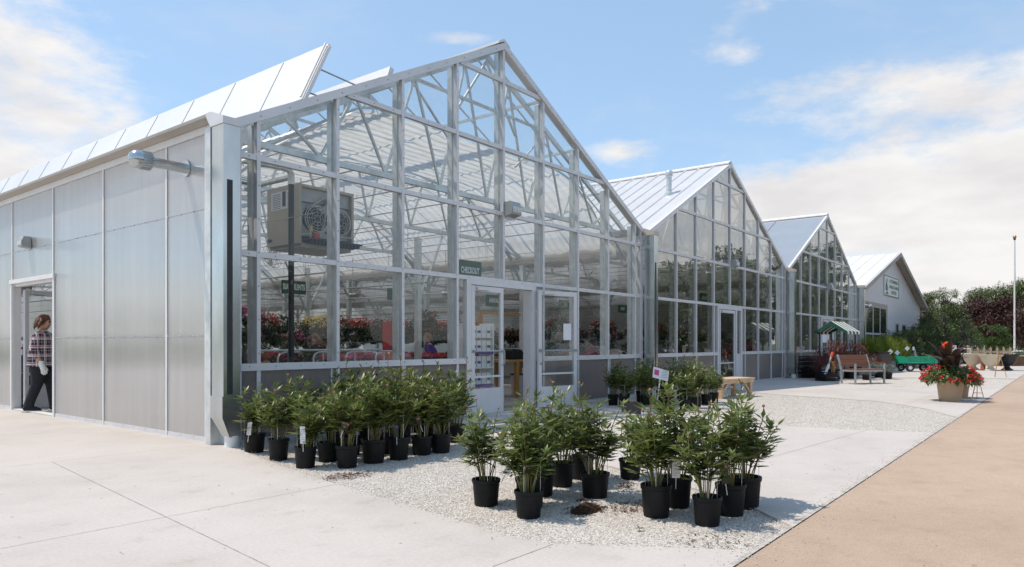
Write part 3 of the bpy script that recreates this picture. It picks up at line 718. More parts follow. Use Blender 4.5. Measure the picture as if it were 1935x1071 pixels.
    if k != 1:
        m = MB()
        step = 1.22 if k == 0 else 3.4
        y = step*.6
        while y < DEPTH:
            for xa, xb in ((.0, HW/2), (HW/2, HW)): m.bar((xa, y, roofz(xa)+.055), (xb, y, roofz(xb)+.055), .03, .02)
            y += step
        m.build('glazing_bar', 'alu' if k == 0 else 'galv_dull', g)
    m = MB(); m.prism([(HW/2-.16, PEAK-.02), (HW/2, PEAK+.055), (HW/2+.16, PEAK-.02), (HW/2+.16, PEAK+.02), (HW/2, PEAK+.11), (HW/2-.16, PEAK+.02)], -.04, DEPTH); m.build('ridge_cap', 'alu_white', g)
    m = MB()
    for x in (1.3, 2.58, 3.9, 6.4, 7.7, 9.0): m.bar((x, .1, roofz(x)-.03), (x, DEPTH, roofz(x)-.03), .035, .05)
    m.build('purlin', 'galv', g)
    # interior structure
    for i in range(10):
        y = .38 if i == 0 else 3.66*i
        obj('truss', TR, g, (0, y, 0))
        obj('curtain_rail', AR, g, (0, y+.22, 0))
    obj('shade_curtain', CU, g)
    for i in range(1, 10): obj('interior_post', POST, g, (HW+.217, 3.66*i, 0))
    if k == 0: pass
    for x in (.05, HW-.05): obj('curtain_bundle', ROLL, g, (x+(.14 if x < 1 else -.14), 0, 0))
    m = MB()
    for x in (1.1, 2.4, 3.8, 5.16, 6.5, 7.9, 9.2):
        m.tube([(x, .4, 3.9), (x, 35.5, 3.9)], .012, 5)
        m.tube([(x+.3, .4, 3.05), (x+.3, 35.5, 3.05)], .006, 4)
    for z_, x in ((2.55, .9), (2.55, 3.6), (2.55, 6.3), (2.55, 9.0)): m.tube([(x, 3.0, z_), (x, 35.5, z_)], .018, 6)
    for y in np.arange(3.66, 35, 3.66):
        for x in (.9, 3.6, 6.3, 9.0): m.tube([(x, y, 2.55), (x, y, 3.8)], .006, 4)
    m.build('irrigation_pipe', 'rail', g)
    # gutter on the left side of this house, and corner cover with downspout
    gt = MB(); gt.prism([(-.40, EAVE+.02), (-.36, EAVE-.10), (-.05, EAVE-.10), (-.01, EAVE+.02), (-.03, EAVE+.02), (-.07, EAVE-.08), (-.34, EAVE-.08), (-.38, EAVE+.02)], -.02, DEPTH)
    if k: gt.build('gutter', 'galv', g)
    cc = MB(); cc.box(-.35, -.14, -.32, -.07, .60, 3.76); cc.build('corner_column', 'galv_bright', g)
    st = MB(); st.box(-.305, -.235, -.3225, -.318, .62, 3.12); st.build('column_slot', 'dark_metal', g)
    cap = MB(); cap.prism([(-.332, 3.761), (-.05, 3.761), (.05, 3.90), (.05, 3.94), (-.06, 3.94), (-.335, 3.845)], -.362, -.128, 'yz'); cap.build('gutter_cap', 'alu_tan' if k else 'alu', g)
    dsx = MB(); dsx.box(-.365, -.125, -.325, -.055, .34, .60)
    b0 = [(-.355, -.315, .34), (-.135, -.315, .34), (-.135, -.065, .34), (-.355, -.065, .34)]; b1 = [(-.27, -.31, .12), (-.12, -.31, .12), (-.12, -.16, .12), (-.27, -.16, .12)]
    dsx.add(b0+b1, [(0, 1, 5, 4), (1, 2, 6, 5), (2, 3, 7, 6), (3, 0, 4, 7)]); dsx.build('downspout', 'galv_bright', g)
    pv = MB(); pv.lathe([(.085, -.03), (.085, .13), (.07, .13), (.07, .10)], 20, (-.195, -.235, 0)); pv.build('drain_pipe', 'white_plastic', g, True)
    ep = MB(); ep.box(-.30, -.18, .06, .18, 0, 3.80); ep.build('corner_post', 'galv', g)
    return g
GH = [greenhouse(k) for k in range(3)]
g = GH[2]; m = MB(); m.box(HW+.06, HW+.30, -.32, -.06, .05, 3.85); m.build('corner_column', 'galv_bright', g)
m = MB(); m.box(HW+.0, HW+.36, -.35, .06, 3.85, 3.97); m.build('gutter_cap', 'alu_tan', g)
m = MB(); m.box(HW+.02, HW+.40, -.02, DEPTH, 3.82, 3.95); m.build('gutter', 'galv', g)
m = MB(); m.box(HW+.16, HW+.19, .0, DEPTH, 0, 3.82); m.build('side_wall', 'poly_back', g)
for k in range(3):
    m = MB(); m.prism([(0, 0), (HW+.43, 0), (HW+.43, EAVE), (HW, EAVE), (HW/2, PEAK), (0, EAVE)], DEPTH-.02, DEPTH); m.build('end_wall', 'poly_back', GH[k])

# left flank of the first house
g = GH[0]
SX = -.1833; joints_y = [.10]+[-.578+1.9488*k for k in range(1, 19)]+[DEPTH]
for i, (a, b) in enumerate(zip(joints_y[:-1], joints_y[1:])):
    z0 = 2.30 if abs(a-5.268) < .05 else 0
    m = MB(); m.box(SX, SX+.016, a+.003, b-.003, z0+.01, 3.81); m.build('wall_panel', 'poly_wall', g)
    s_ = MB(); s_.box(SX-.012, SX-.001, b-.02, b+.02, 2.30 if (abs(b-5.268) < .05 or abs(b-7.217) < .05) else 0, 3.81)
    if i < len(joints_y)-2: s_.build('cover_strip', 'alu_white', g)
def flank(z, h, d, mat, name):
    m = MB()
    for a, b in ((.1, 5.2), (7.3, DEPTH)) if z < 2.3 else ((.1, DEPTH),): m.box(SX-d, SX-.0005, a, b, z-h/2, z+h/2)
    m.build(name, mat, g)
for z, h, d_, mt, nm in ((1.309, .022, .003, 'galv_dull', 'wall_rail'), (2.873, .010, .002, 'galv_dull', 'wall_rail'), (.03, .06, .006, 'alu', 'base_rail')):
    m = MB()
    for a, b in ((.1, 5.2), (7.3, DEPTH)) if z < 2.3 else ((.1, DEPTH),): m.box(SX-d_, SX-.0005, a, b, z-h/2, z+h/2)
    m.mat('alu_white'); y = .35
    while y < 20:
        if not (z < 2.3 and 5.1 < y < 7.35): m.sphere((SX-.008, y, z+(.02 if z < .1 else 0)), .011, 6, 4, (.7, 1, 1))
        y += .33
    m.build(nm, mt, g)
m = MB()
for x, y in ((.0, 1.3), (.0, 3.3), (.0, 9.1), (.0, 11.1)): m.box(.02, .10, y+.4, y+.5, 0, 3.8)
m.box(.02, .07, .1, 5.2, 1.27, 1.34); m.box(.02, .07, 7.3, DEPTH, 1.27, 1.34); m.box(.02, .07, .1, DEPTH, 2.84, 2.91); m.box(-.02, .12, .1, DEPTH, 3.7, 3.8)
m.build('wall_stud', 'galv', g)
gt = MB(); gt.prism([(SX+.02, 3.795), (SX-.02, 3.795), (SX-.025, 3.884), (SX+.02, 3.884)], .10, DEPTH); gt.build('eave_fascia', 'alu_white', g)
gt = MB(); gt.prism([(SX+.02, 3.885), (-.35, 3.902), (-.358, 3.935), (-.345, 3.935), (SX+.02, 3.91)], .055, DEPTH); gt.build('gutter', 'alu_tan', g)
m = MB(); m.box(SX-.03, SX+.0, .27, .355, 0, 3.79); m.build('corner_trim', 'alu_white', g)
m = MB(); m.box(SX+.0, SX+.05, -.06, .10, 0, 3.79); m.build('corner_post', 'galv', g); m = MB(); m.box(SX-.004, SX+.02, .10, .27, 0, 3.79); m.build('corner_gap_shade', 'galv_dull', g)  # last strip: shade of the open corner gap put into a dull colour
m = MB(); m.box(SX-.02, SX+.03, 5.20, 5.268, 0, 2.37); m.box(SX-.02, SX+.03, 7.217, 7.285, 0, 2.37); m.box(SX-.035, SX+.03, 5.18, 7.30, 2.30, 2.372)
m.box(SX+.031, SX+.14, 5.21, 5.255, 0, 2.30); m.box(SX+.031, SX+.14, 7.23, 7.275, 0, 2.30); m.box(SX+.031, SX+.14, 5.255, 7.23, 2.25, 2.30); m.box(SX, SX+.14, 5.26, 7.22, .005, .02); m.build('side_door_frame', 'alu_white', g)
e = thing_part = bpy.data.objects.new('side_door', None); C.objects.link(e); e.parent = g; e.location = (SX+.16, 7.15, 0); e.rotation_euler = (0, 0, R(28))
d = door_leaf(e, .98, 2.2, 'glass', 'door_leaf', True)
# roof vent flap, propped open
v = MB(); ya = .30; tilt = [(1.18, 4.56), (1.60, 5.44)]
def vent(n0, xa, za, xb, zb, th=.035):
    dx, dz = xb-xa, zb-za; l = math.hypot(dx, dz); nx, nz = -dz/l*th, dx/l*th
    f = MB(); f.prism([(xa, za), (xb, zb), (xb+nx, zb+nz), (xa+nx, za+nz)], ya, DEPTH-1); fo = f.build('roof_vent', 'vent', g)
    s_ = MB(); y = ya+1.05
    while y < DEPTH-1: s_.bar((xa+nx*1.05, y, za+nz*1.05), (xb+nx*1.05, y, zb+nz*1.05), .012, .012, (nx, 0, nz)); y += 1.33
    s_.build('vent_seam', 'galv_dull', fo)
    e_ = MB(); e_.bar((xb+nx*.5, ya-.02, zb+nz*.5), (xb+nx*.5, DEPTH-1, zb+nz*.5), .05, .03, (nx, 0, nz)); e_.bar((xa, ya-.015, za), (xb, ya-.015, zb), .05, .04); e_.bar((xa+nx*2, ya-.015, za+nz*2), (xb+nx*2, ya-.015, zb+nz*2), .03, .02); e_.build('vent_edge', 'alu_white', fo)
    return fo
vent(0, 1.18, 4.56, 1.60, 5.44)
m = MB()
for y in (.55, 2.2, 4.6, 7.0): m.tube([(1.50, y, 5.2), (2.35, y, 5.14)], .012, 6); m.tube([(1.30, y+.1, 4.85), (1.75, y+.1, 4.83)], .012, 6)
m.build('vent_arm', 'galv_dull', g)
m = MB(); m.prism([(HW/2+.15, PEAK-.03), (HW/2+1.0, PEAK+.05), (HW/2+1.0, PEAK+.09), (HW/2+.15, PEAK+.01)], .5, DEPTH-1); 
# second flap on the far slope shows as a low white band beyond the first
m2 = MB(); m2.prism([(2.72, 5.36), (2.80, 5.36), (2.86, 5.50), (2.78, 5.53)], .32, DEPTH-1); m2.build('vent_track', 'alu_white', g)
m3 = MB(); m3.box(2.70, 2.77, .45, DEPTH-1, 5.34, 5.37); 
for y in np.arange(.5, 34, 1.33): m3.box(2.74, 2.80, y, y+.06, 5.30, 5.40)
m3.build('vent_bracket', 'galv_dull', g)

# front doors
e = bpy.data.objects.new('entrance_door', None); C.objects.link(e); e.parent = GH[0]; e.location = (DX0+.125, -.012, .0)
door_leaf(e, .86, 2.20, 'glass', 'door_leaf', True)
e = bpy.data.objects.new('entrance_door', None); C.objects.link(e); e.parent = GH[0]; e.location = (DX1-.03, -.10, .0); e.rotation_euler = (0, 0, R(-12))
dl = door_leaf(e, 1.02, 2.22, 'glass', 'door_leaf', True, .36, True)
nt = MB(); nt.box(.66, .87, -.012, -.009, 1.28, 1.60); nt.build('door_notice', 'paper', e)
jm = MB(); jm.box(5.98, 6.02, -.02, .16, 0, 2.2); jm.build('door_jamb', 'alu', GH[0])
e = bpy.data.objects.new('entrance_door', None); C.objects.link(e); e.parent = GH[1]; e.location = (DX0+.16, -.01, 0)
door_leaf(e, 1.22, 2.2, 'glass_shade', 'door_leaf', False, .10)
m = MB(); m.box(DX0+1.40, DX0+1.50, -.05, .06, 0, 2.214); m.box(DX0+1.501, DX1-.116, -.02, .03, 0, .9); m.build('door_jamb', 'alu', GH[1])
m = MB(); m.quad((DX0+1.5, .0, .9), (DX1-.116, .0, .9), (DX1-.116, .0, 2.21), (DX0+1.5, .0, 2.21)); m.build('side_light', 'glass_strong', GH[1], fix=False)
for x in (DX0+.125, DX0+.985):
    e = bpy.data.objects.new('entrance_door', None); C.objects.link(e); e.parent = GH[2]; e.location = (x, -.01, 0)
    door_leaf(e, .84, 2.2, 'glass', 'door_leaf', True, .40)

# ------------------------------------------------------------------ fittings on the greenhouses
def wall_lamp(loc, rz, label, s=1.0):
    t = thing('wall_lamp', label, 'lamp', loc, rz, 'wall pack lamps'); t.scale = (s,)*3
    m = MB(); m.prism([(0, .13), (-.14, .13), (-.19, .02), (-.17, -.10), (-.02, -.13), (0, -.13)], -.14, .14, 'yz'); m.build('housing', 'galv_dull', t)
    l = MB()
    for i in range(6): l.box(-.12+.044*i, -.096+.044*i, -.196, -.188, -.07, .03)
    l.build('lens', 'white_plastic', t); b = MB(); b.box(-.09, .09, -.01, .03, -.16, .10); b.build('back_plate', 'alu', t)
wall_lamp((5.30, -.04, 3.62), 0, 'grey louvred wall lamp on the central mullion of the nearest greenhouse front')
wall_lamp((PITCH+5.30, -.04, 3.60), 0, 'grey louvred wall lamp on the middle greenhouse front above its door', .9)
wall_lamp((PITCH*2+5.16, -.04, 3.58), 0, 'grey louvred wall lamp on the far greenhouse front')
wall_lamp((SX-.014, 6.36, 2.98), R(-90), 'small grey wall lamp on the twin-wall side above the side doorway', .75)

t = thing('exhaust_pipe', 'shiny galvanised flue pipe with louvred cap sticking out of the left wall', 'flue pipe', (SX, .85, 3.44))
m = MB(); m.tube([(.9, 0, 0), (-.46, 0, 0)], .062, 16); m.build('pipe', 'galv_bright', t, True)
m = MB(); m.tube([(-.005, 0, 0), (-.02, 0, 0)], .105, 20); m.build('flange', 'galv_bright', t, True)
m = MB(); m.tube([(-.44, 0, 0), (-.455, 0, 0), (-.62, 0, 0), (-.65, 0, 0), (-.69, 0, 0), (-.71, 0, 0)], [.07, .108, .108, .104, .075, .02], 24)
for i in range(24):
    a = 2*math.pi*i/24; c, s = math.cos(a), math.sin(a); m.bar((-.46, .108*c, .108*s), (-.58, .108*c, .108*s), .010, .010)
m.build('cap', 'galv_bright', t, True)
m = MB()
for i in range(20):
    a = 2*math.pi*(i+.5)/20; c, s = math.cos(a), math.sin(a); m.bar((-.465, .106*c, .106*s), (-.575, .106*c, .106*s), .012, .008)
m.build('louvre_slot', 'galv_dull', t)

t = thing('chimney', 'galvanised flue chimney with capped top on the middle white roof', 'chimney', (PITCH+2.72, .78, roofz(2.72)))
m = MB(); m.tube([(0, 0, -.1), (0, 0, .64)], .075, 20); m.build('pipe', 'galv', t, True)
m = MB(); m.tube([(0, 0, .52), (0, 0, .55), (0, 0, .67), (0, 0, .70)], [.08, .105, .105, .08], 20); m.build('cap', 'galv', t, True)
m = MB(); m.tube([(0, 0, -.08), (0, 0, .08), (0, 0, .11)], [.14, .12, .08], 20); m.build('flashing', 'galv', t, True)
t = thing('exhaust_pipe', 'small silver flue pipe poking from the end column beside the white barn', 'flue pipe', (PITCH*2+HW+.3, -.1, 3.08))
m = MB(); m.tube([(0, 0, 0), (1.75, 0, 0)], .07, 14); m.build('pipe', 'galv_bright', t, True)
m = MB(); m.tube([(1.6, 0, 0), (1.62, 0, 0), (1.95, 0, 0), (2.0, 0, 0)], [.075, .12, .12, .05], 18); m.build('cap', 'galv_bright', t, True)

# heater hung inside the near greenhouse
t = thing('unit_heater', 'beige twin-fan gas heater hung under the truss of the nearest greenhouse', 'heater', (1.95, 1.5, 2.79))
m = MB(); m.box(0, .045, 0, .88, 0, .94); m.box(1.03, 1.075, 0, .88, 0, .94); m.box(.045, 1.03, .0, .88, .90, .94); m.box(.045, 1.03, .02, .86, -.05, .02); m.box(.045, 1.03, .45, .86, .02, .90)
m.build('housing', 'beige', t)
m = MB(); m.box(.046, 1.029, .06, .07, .68, .899); m.box(.046, 1.029, .10, .11, .14, .68); m.build('front_panel', 'galv_dull', t)
for x in (.33, .78):
    m = MB()
    for r in (.06, .11, .155, .20, .225): m.tube([(x+r*math.cos(a), -.02+.02*(r > .2), .42+r*math.sin(a)) for a in np.linspace(0, 2*math.pi, 25)], .0035 if r < .2 else .007, 5, False)
    for a in np.linspace(0, 2*math.pi, 9)[:-1]: m.tube([(x, -.03, .42), (x+.225*math.cos(a), 0, .42+.225*math.sin(a)), (x+.235*math.cos(a), .10, .42+.235*math.sin(a))], .004, 5)
    gq = m.build('fan', 'rail', t)
    b = MB()
    for k in range(4):
        a = k*math.pi/2+.4; c, s = math.cos(a), math.sin(a); b.quad((x+.03*c, .05, .42+.03*s), (x+.2*c-.05*s, .03, .42+.2*s+.05*c), (x+.2*c+.07*s, .08, .42+.2*s-.07*c))
    b.tube([(x, -.035, .42), (x, .06, .42)], .035, 12); b.build('fan_blade', 'dark_metal', gq)
    b = MB(); b.lathe([(.0, 0), (.21, 0)], 24); o = b.build('fan_shade_disc', 'dark_metal', gq); o.location = (x, .099, .42); o.rotation_euler = (R(90), 0, 0)  # flat dark disc on the panel, shade behind the fan put into its colour
m = MB(); m.box(.05, 1.10, -.20, -.0, .05, .075)
for i in range(14): m.box(.10+.07*i, .135+.07*i, -.19, -.02, .0, .055)
m.build('burner_tray', 'dark_metal', t)
m = MB(); m.tube([(-.02, -.12, .13), (.9, -.14, .16), (1.0, -.05, .3)], .012, 6); m.tube([(.12, -.12, .02), (.12, -.12, .28)], .016, 6); m.build('gas_line', 'galv_dull', t, True)
m = MB(); m.box(.16, .26, -.17, -.10, .08, .16); m.box(.40, .45, -.16, -.12, .17, .21); m.build('gas_valve', 'red', t)
m = MB(); m.box(.13, .18, -.10, -.06, .20, .27); m.build('warning_tag', 'yellow_flower', t)
m = MB(); m.box(-.003, 0, .15, .76, .58, .87); m.build('instruction_label', 'paper', t)
m = MB(); m.box(-.0045, -.0031, .36, .45, .62, .86)
for i in range(9):
    m.box(-.0045, -.0031, .50, .72, .60+.028*i, .608+.028*i); m.box(-.0045, -.0031, .18, .31, .60+.028*i, .608+.028*i)
m.build('label_print', 'dark_metal', t)
m = MB(); m.tube([(.57, .0, .72), (.57, -.06, .72)], .075, 16); m.tube([(.5, -.02, .66), (.35, -.03, .55)], .008, 5); m.tube([(.5, -.01, .80), (.2, -.01, .6)], .008, 5); m.build('draft_motor', 'rail', t, True)
m = MB(); m.sphere((-.001, .80, .10), 1, 12, 6, (.002, .07, .03)); m.build('maker_badge', 'dark_metal', t)
m = MB(); m.tube([(.1, .1, .94), (.1, .1, 1.05)], .008, 6); m.tube([(.95, .1, .94), (.95, .1, 1.05)], .008, 6); m.build('hanger_rod', 'rail', t)
t = thing('gas_pipe', 'dark vertical gas pipe inside the glass with a silver elbow at its top', 'pipe', (1.46, 1.0, 0))
m = MB(); m.tube([(0, 0, 0), (0, 0, 3.62)], .042, 12); m.build('pipe', 'dark_metal', t, True)
m = MB(); m.tube([(0, 0, 3.55), (0, 0, 3.70), (-.04, 0, 3.76), (-.16, 0, 3.78), (-1.5, 0, 3.72)], .05, 12); m.tube([(0, 0, 3.66), (0, 1.2, 3.66)], .04, 10); m.build('elbow', 'galv', t, True)

def hang_sign(txt, x0, x1, z0, z1, y, label, ts=None, ztop=3.8, low=False):
    t = thing('hanging_sign', label, 'sign', ((x0+x1)/2, y, (z0+z1)/2), 0, 'green department signs')
    w, h = x1-x0, z1-z0
    m = MB(); m.box(-w/2, w/2, 0, .012, -h/2, h/2); m.build('board', 'green_sign', t)
    if txt: text_mesh('lettering', txt, ts or h*.52, 'sign_white', t, (0, -.003, -h*.14 if low else -.0), (R(90), 0, 0), .52 if len(txt) > 8 else .60, .002, bold=.006)
    c = MB(); zt = ztop-(z0+z1)/2; c.tube([(-w*.4, .006, h/2), (-w*.4, .006, zt)], .004, 4); c.tube([(w*.4, .006, h/2), (w*.4, .006, zt)], .004, 4); c.build('chain', 'rail', t)
hang_sign('SUCCULENTS', 3.97, 4.57, 2.27, 2.55, 5.0, 'dark green SUCCULENTS sign hanging behind the black gas pipe', .17)
hang_sign('CHECKOUT', 4.76, 5.39, 2.45, 2.74, .7, 'green CHECKOUT sign hanging above the open entrance', .155, low=True)
hang_sign('', 6.9, 7.47, 2.27, 2.56, 5.0, 'blank green sign partly hidden behind a mullion')
hang_sign('ANNUALS', 9.4, 10.1, 2.19, 2.50, 4.0, 'green ANNUALS sign seen through the left door leaf', .16)
hang_sign('HERBS', 14.25, 14.95, 2.34, 2.62, 5.0, 'green HERBS sign seen through the open door leaf', .14)
hang_sign('SHRUBS', 16.3, 16.9, 2.26, 2.52, 4.0, 'green SHRUBS sign seen beyond the open door leaf near the second column', .13)
hang_sign('CHECKOUT', 17.21, 17.98, 2.62, 2.87, 1.5, 'small green CHECKOUT sign hanging in the middle greenhouse', .13, low=True)

# ------------------------------------------------------------------ inside: benches, baskets, stock
def leaf_cloud(n, c, rad, ln, wd, mat, name, parent, zmin=-1, droop=.3, shell=.55, seed=1):
    rng = np.random.default_rng(seed); D = rand_dirs(n, zmin, 1, rng); r = rng.uniform(shell, 1, n)[:, None]
    P = D*r*np.array(rad)+np.array(c); dd = D+rng.normal(0, .6, (n, 3)); L_ = rng.uniform(.7, 1.2, n)*ln
    V, F = leaflets(P, dd, L_, L_*wd/ln, .2, droop); return obj(name, fast_mesh(name, V, F, mat), parent)
def blossom_mesh(n, c, rad, size, mat, name, zmin=-.1, seed=2, shell=.92):
    rng = np.random.default_rng(seed); D = rand_dirs(n, zmin, 1, rng); P = D*rng.uniform(shell, 1.08, n)[:, None]*np.array(rad)+np.array(c)
    k = 5; a = np.arange(k)*2*math.pi/k; V = []; F = []
    N_ = D+rng.normal(0, .35, (n, 3)); N_ /= np.linalg.norm(N_, axis=1, keepdims=True)
    A = np.cross(N_, [0.3, 0.2, 1]); A /= np.linalg.norm(A, axis=1, keepdims=True); B = np.cross(N_, A); s = rng.uniform(.7, 1.25, n)*size
    for j in range(k):
        d = A*math.cos(a[j])+B*math.sin(a[j]); e = A*math.cos(a[j]+.55)+B*math.sin(a[j]+.55); e2 = A*math.cos(a[j]-.55)+B*math.sin(a[j]-.55)
        V.append(np.stack([P, P+(e2*.75+N_*.25)*s[:, None], P+(d+N_*.35)*s[:, None], P+(e*.75+N_*.25)*s[:, None]], 1))
    V = np.stack(V, 1).reshape(-1, 3); F = (np.arange(n*k)*4)[:, None]+np.array([0, 1, 2, 3])
    return fast_mesh(name, V, F, mat)
BASK = {}
def make_basket(kind, loc, label, zt=2.55):
    group = 'hanging flower baskets inside the glass'
    if kind in BASK:
        return dup(BASK[kind], loc, random.uniform(0, 6), label, group, random.uniform(.88, 1.12))
    t = thing('hanging_basket', label, 'flower basket', loc, 0, group)
    m = MB(); m.lathe([(.10, 0), (.16, .16), (.17, .17), (.155, .17), (.10, .03)], 16); m.build('pot', 'black_plastic', t, True)
    sd = len(BASK)+3
    leaf_cloud(420, (0, 0, .24), (.30, .30, .20), .09, .06, 'basket_leaf', 'foliage', t, -.8, .4, .45, sd)
    obj('flowers', blossom_mesh({'dark': 26}.get(kind, 130), (0, 0, .26), (.32, .32, .25), .030, {'dark': 'red_flower'}.get(kind, kind+'_flower'), 'flowers', -.2, sd), t)
    w = MB()
    for i in range(3): a = i*2.09; w.tube([(.16*math.cos(a), .16*math.sin(a), .17), (0, 0, .62), (0, 0, .66)], .004, 4)
    w.tube([(0, 0, .66), (0, 0, 1.15)], .004, 4); w.build('hanger', 'rail', t)
    BASK[kind] = t; return t
COLW = {'pink': 'bright pink', 'red': 'red', 'white': 'white', 'yellow': 'yellow', 'dark': 'dark leafy'}
for i, (x, k) in enumerate(((4.36, 'pink'), (5.0, 'red'), (5.42, 'white'), (6.08, 'yellow'), (6.62, 'yellow'), (7.15, 'red'), (7.75, 'red'), (8.4, 'dark'), (9.0, 'red'), (9.6, 'dark'), (10.3, 'red'), (11.0, 'red'), (11.7, 'dark'), (12.4, 'red'))):
    lab = {0: 'bright pink hanging basket, leftmost of the front row behind the glass', 1: 'red hanging basket beside the pink one behind the glass', 2: 'white hanging basket between the red one and the gas pipe',
           3: 'yellow hanging basket just right of the black gas pipe', 4: 'second yellow hanging basket, beside a red one', 5: 'red hanging basket right of the two yellow ones'}.get(i, 'red or dark leafy hanging basket in the front row right of the yellow pair')
    make_basket(k, (x, 7.0+random.uniform(-.15, .15), 1.42+random.uniform(-.04, .05)+(.12 if i == 0 else 0)), lab)
make_basket('dark', (8.2, 5.0, 1.62), 'large trailing green basket hung highest beside the steel column')
for j, (y, z, x0, n, st) in enumerate(((10.0, 1.22, 5.6, 13, .75), (13.5, 1.2, 7.5, 12, .95), (17.5, 1.2, 9.5, 10, 1.2))):
    for i in range(n): make_basket(random.choice(['dark', 'dark', 'dark', 'red', 'white', 'pink']), (x0+st*i+random.uniform(-.1, .1), y, z+random.uniform(-.05, .06)), 'dark leafy hanging basket in a far row inside the nearest greenhouse')
for j, (y, z, x0, n, st) in enumerate(((8.4, 1.16, 3.2, 13, .72), (11.8, 1.14, 5.0, 12, .9), (15.4, 1.12, 6.5, 11, 1.1), (5.2, 1.30, 12.0, 7, .8), (8.5, 1.25, 15.5, 10, .95), (6.0, 1.3, 23.5, 8, .9))):
    for i in range(n): make_basket(random.choice(['dark', 'dark', 'dark', 'red', 'dark', 'pink']), (x0+st*i+random.uniform(-.2, .2), y+random.uniform(-.2, .2), z+random.uniform(-.1, .12)), ['dark leafy hanging basket in a middle row inside the nearest greenhouse', 'dark leafy hanging basket in a far row inside the nearest greenhouse', 'dark leafy hanging basket in the farthest row inside the nearest greenhouse', 'dark leafy hanging basket just inside the left of the middle greenhouse', 'dark leafy hanging basket further back in the middle greenhouse', 'dark leafy hanging basket inside the far greenhouse'][j])
for i, (x, y, k) in enumerate(((14.2, 3.4, 'red'), (15.0, 4.0, 'dark'), (16.0, 4.2, 'dark'), (16.6, 5.0, 'red'), (18.0, 4.4, 'dark'), (19.2, 4.0, 'red'), (20.0, 5.2, 'dark'), (13.2, 4.5, 'red'), (12.2, 3.6, 'dark'), (17.3, 3.2, 'red'))):
    make_basket(k, (x, y, 1.45+random.uniform(-.1, .1)), 'leafy hanging basket in the middle greenhouse seen at a slant through the glass')

def bench(name, label, loc, w, d, h, group, wood='wood_pale'):
    t = thing(name, label, 'bench', loc, 0, group)
    m = MB(); m.box(0, w, 0, d, h-.05, h)
    m.build('table_top', wood, t)
    e = MB(); e.box(-.02, w+.02, -.03, -.001, h-.08, h+.05); e.box(-.02, w+.02, d+.001, d+.03, h-.08, h+.05); e.build('edge_board', wood, t)
    for x in (.1, w-.1):
        for y in (.08, d-.08): l = MB(); l.box(x-.03, x+.03, y-.03, y+.03, 0, h-.05); l.build('leg', 'galv', t)
    return t
TRAY = {}
def tray(kind, loc, label, group):
    if kind in TRAY: return dup(TRAY[kind], loc, random.choice([0, math.pi]), label, group, random.uniform(.9, 1.1))
    t = thing('flower_tray', label, 'flower tray', loc, 0, group)
    m = MB(); m.prism([(-.27, 0), (.27, 0), (.29, .07), (-.29, .07)], -.14, .14); m.build('tray', 'black_plastic', t)
    sd = 40+len(TRAY); leaf_cloud(260, (0, 0, .12), (.30, .17, .10), .06, .04, 'basket_leaf', 'foliage', t, -.2, .2, .3, sd)
    if kind != 'green': obj('flowers', blossom_mesh(70, (0, 0, .13), (.30, .17, .11), .035, kind+'_flower', 'flowers', .1, sd), t)
    TRAY[kind] = t; return t
kinds = ['pink', 'magenta', 'red', 'pink', 'green', 'white', 'magenta']
for j, (x, y, w, n) in enumerate(((5.4, 4.8, 3.8, 6), (1.0, 8.8, 4.0, 6), (6.0, 8.8, 4.0, 6), (6.5, 12.5, 4.2, 5), (11.6, 3.0, 4.0, 6), (16.6, 3.0, 3.6, 5), (12.2, 7.5, 4.2, 5), (22.5, 2.6, 4.2, 5))):
    where = ['behind the third and fourth panes', 'at the back left of the nearest greenhouse', 'at the back of the nearest greenhouse under the baskets', 'far back in the nearest greenhouse', 'at the left of the middle greenhouse', 'at the right of the middle greenhouse', 'further back in the middle greenhouse', 'in the far greenhouse'][j]
    bench('display_bench', 'timber flower bench '+where, (x, y, 0), w, .95, .72, 'flower benches inside the greenhouses')
    for i in range(n):
        for r in range(2):
            kk = kinds[(i*3+j+r*2) % 7] if j != 0 else ['pink', 'magenta', 'pink', 'magenta', 'pink', 'red'][i]
            tray(kk, (x+.36+(w-.7)*i/(n-1), y+.24+.48*r, .721), 'flower tray on the bench '+where, 'flower trays on the benches')
SHR = None
for i, (x, y, s) in enumerate([(1.2+.62*i, 9.1, .9) for i in range(6)]+[(6.3+.6*i, 9.2, 1.0) for i in range(6)]+[(11.9+.7*i, 3.4, 1.0) for i in range(6)]+[(17+.7*i, 3.4, 1.1) for i in range(5)]+[(7+.8*i, 12.9, 1.1) for i in range(5)]+[(22.8+.75*i, 3.0, 1.2) for i in range(6)]+[(12.6+.8*i, 8.0, 1.2) for i in range(5)]):
    lab = 'bushy green pot plant on a bench inside the '+('nearest greenhouse, behind the flower trays' if x < 11 else 'middle greenhouse, dark behind the reflections' if x < 21 else 'far greenhouse')
    z = .86 if (y < 9.5 or y == 12.9) else .8
    if SHR is None:
        t = SHR = thing('bench_plant', lab, 'pot plant', (x, y, .73), 0, 'green pot plants on the benches')
        m = MB(); m.lathe([(.001, 0), (.07, 0), (.09, .14), (.075, .14)], 12); m.build('pot', 'black_plastic', t, True); leaf_cloud(260, (0, 0, .32), (.22, .22, .24), .10, .045, 'basket_leaf', 'foliage', t, -.7, .3, .3, 77); t.scale = (s,)*3
    else: dup(SHR, (x+random.uniform(-.1, .1), y+random.uniform(-.2, .2), .73), random.uniform(0, 6), lab, None, s*random.uniform(.8, 1.15))
t = bench('pipe_rail_bench', 'low potting bench with galvanised pipe loops just inside the glass', (1.15, 2.05, 0), 2.9, .9, .80, None)
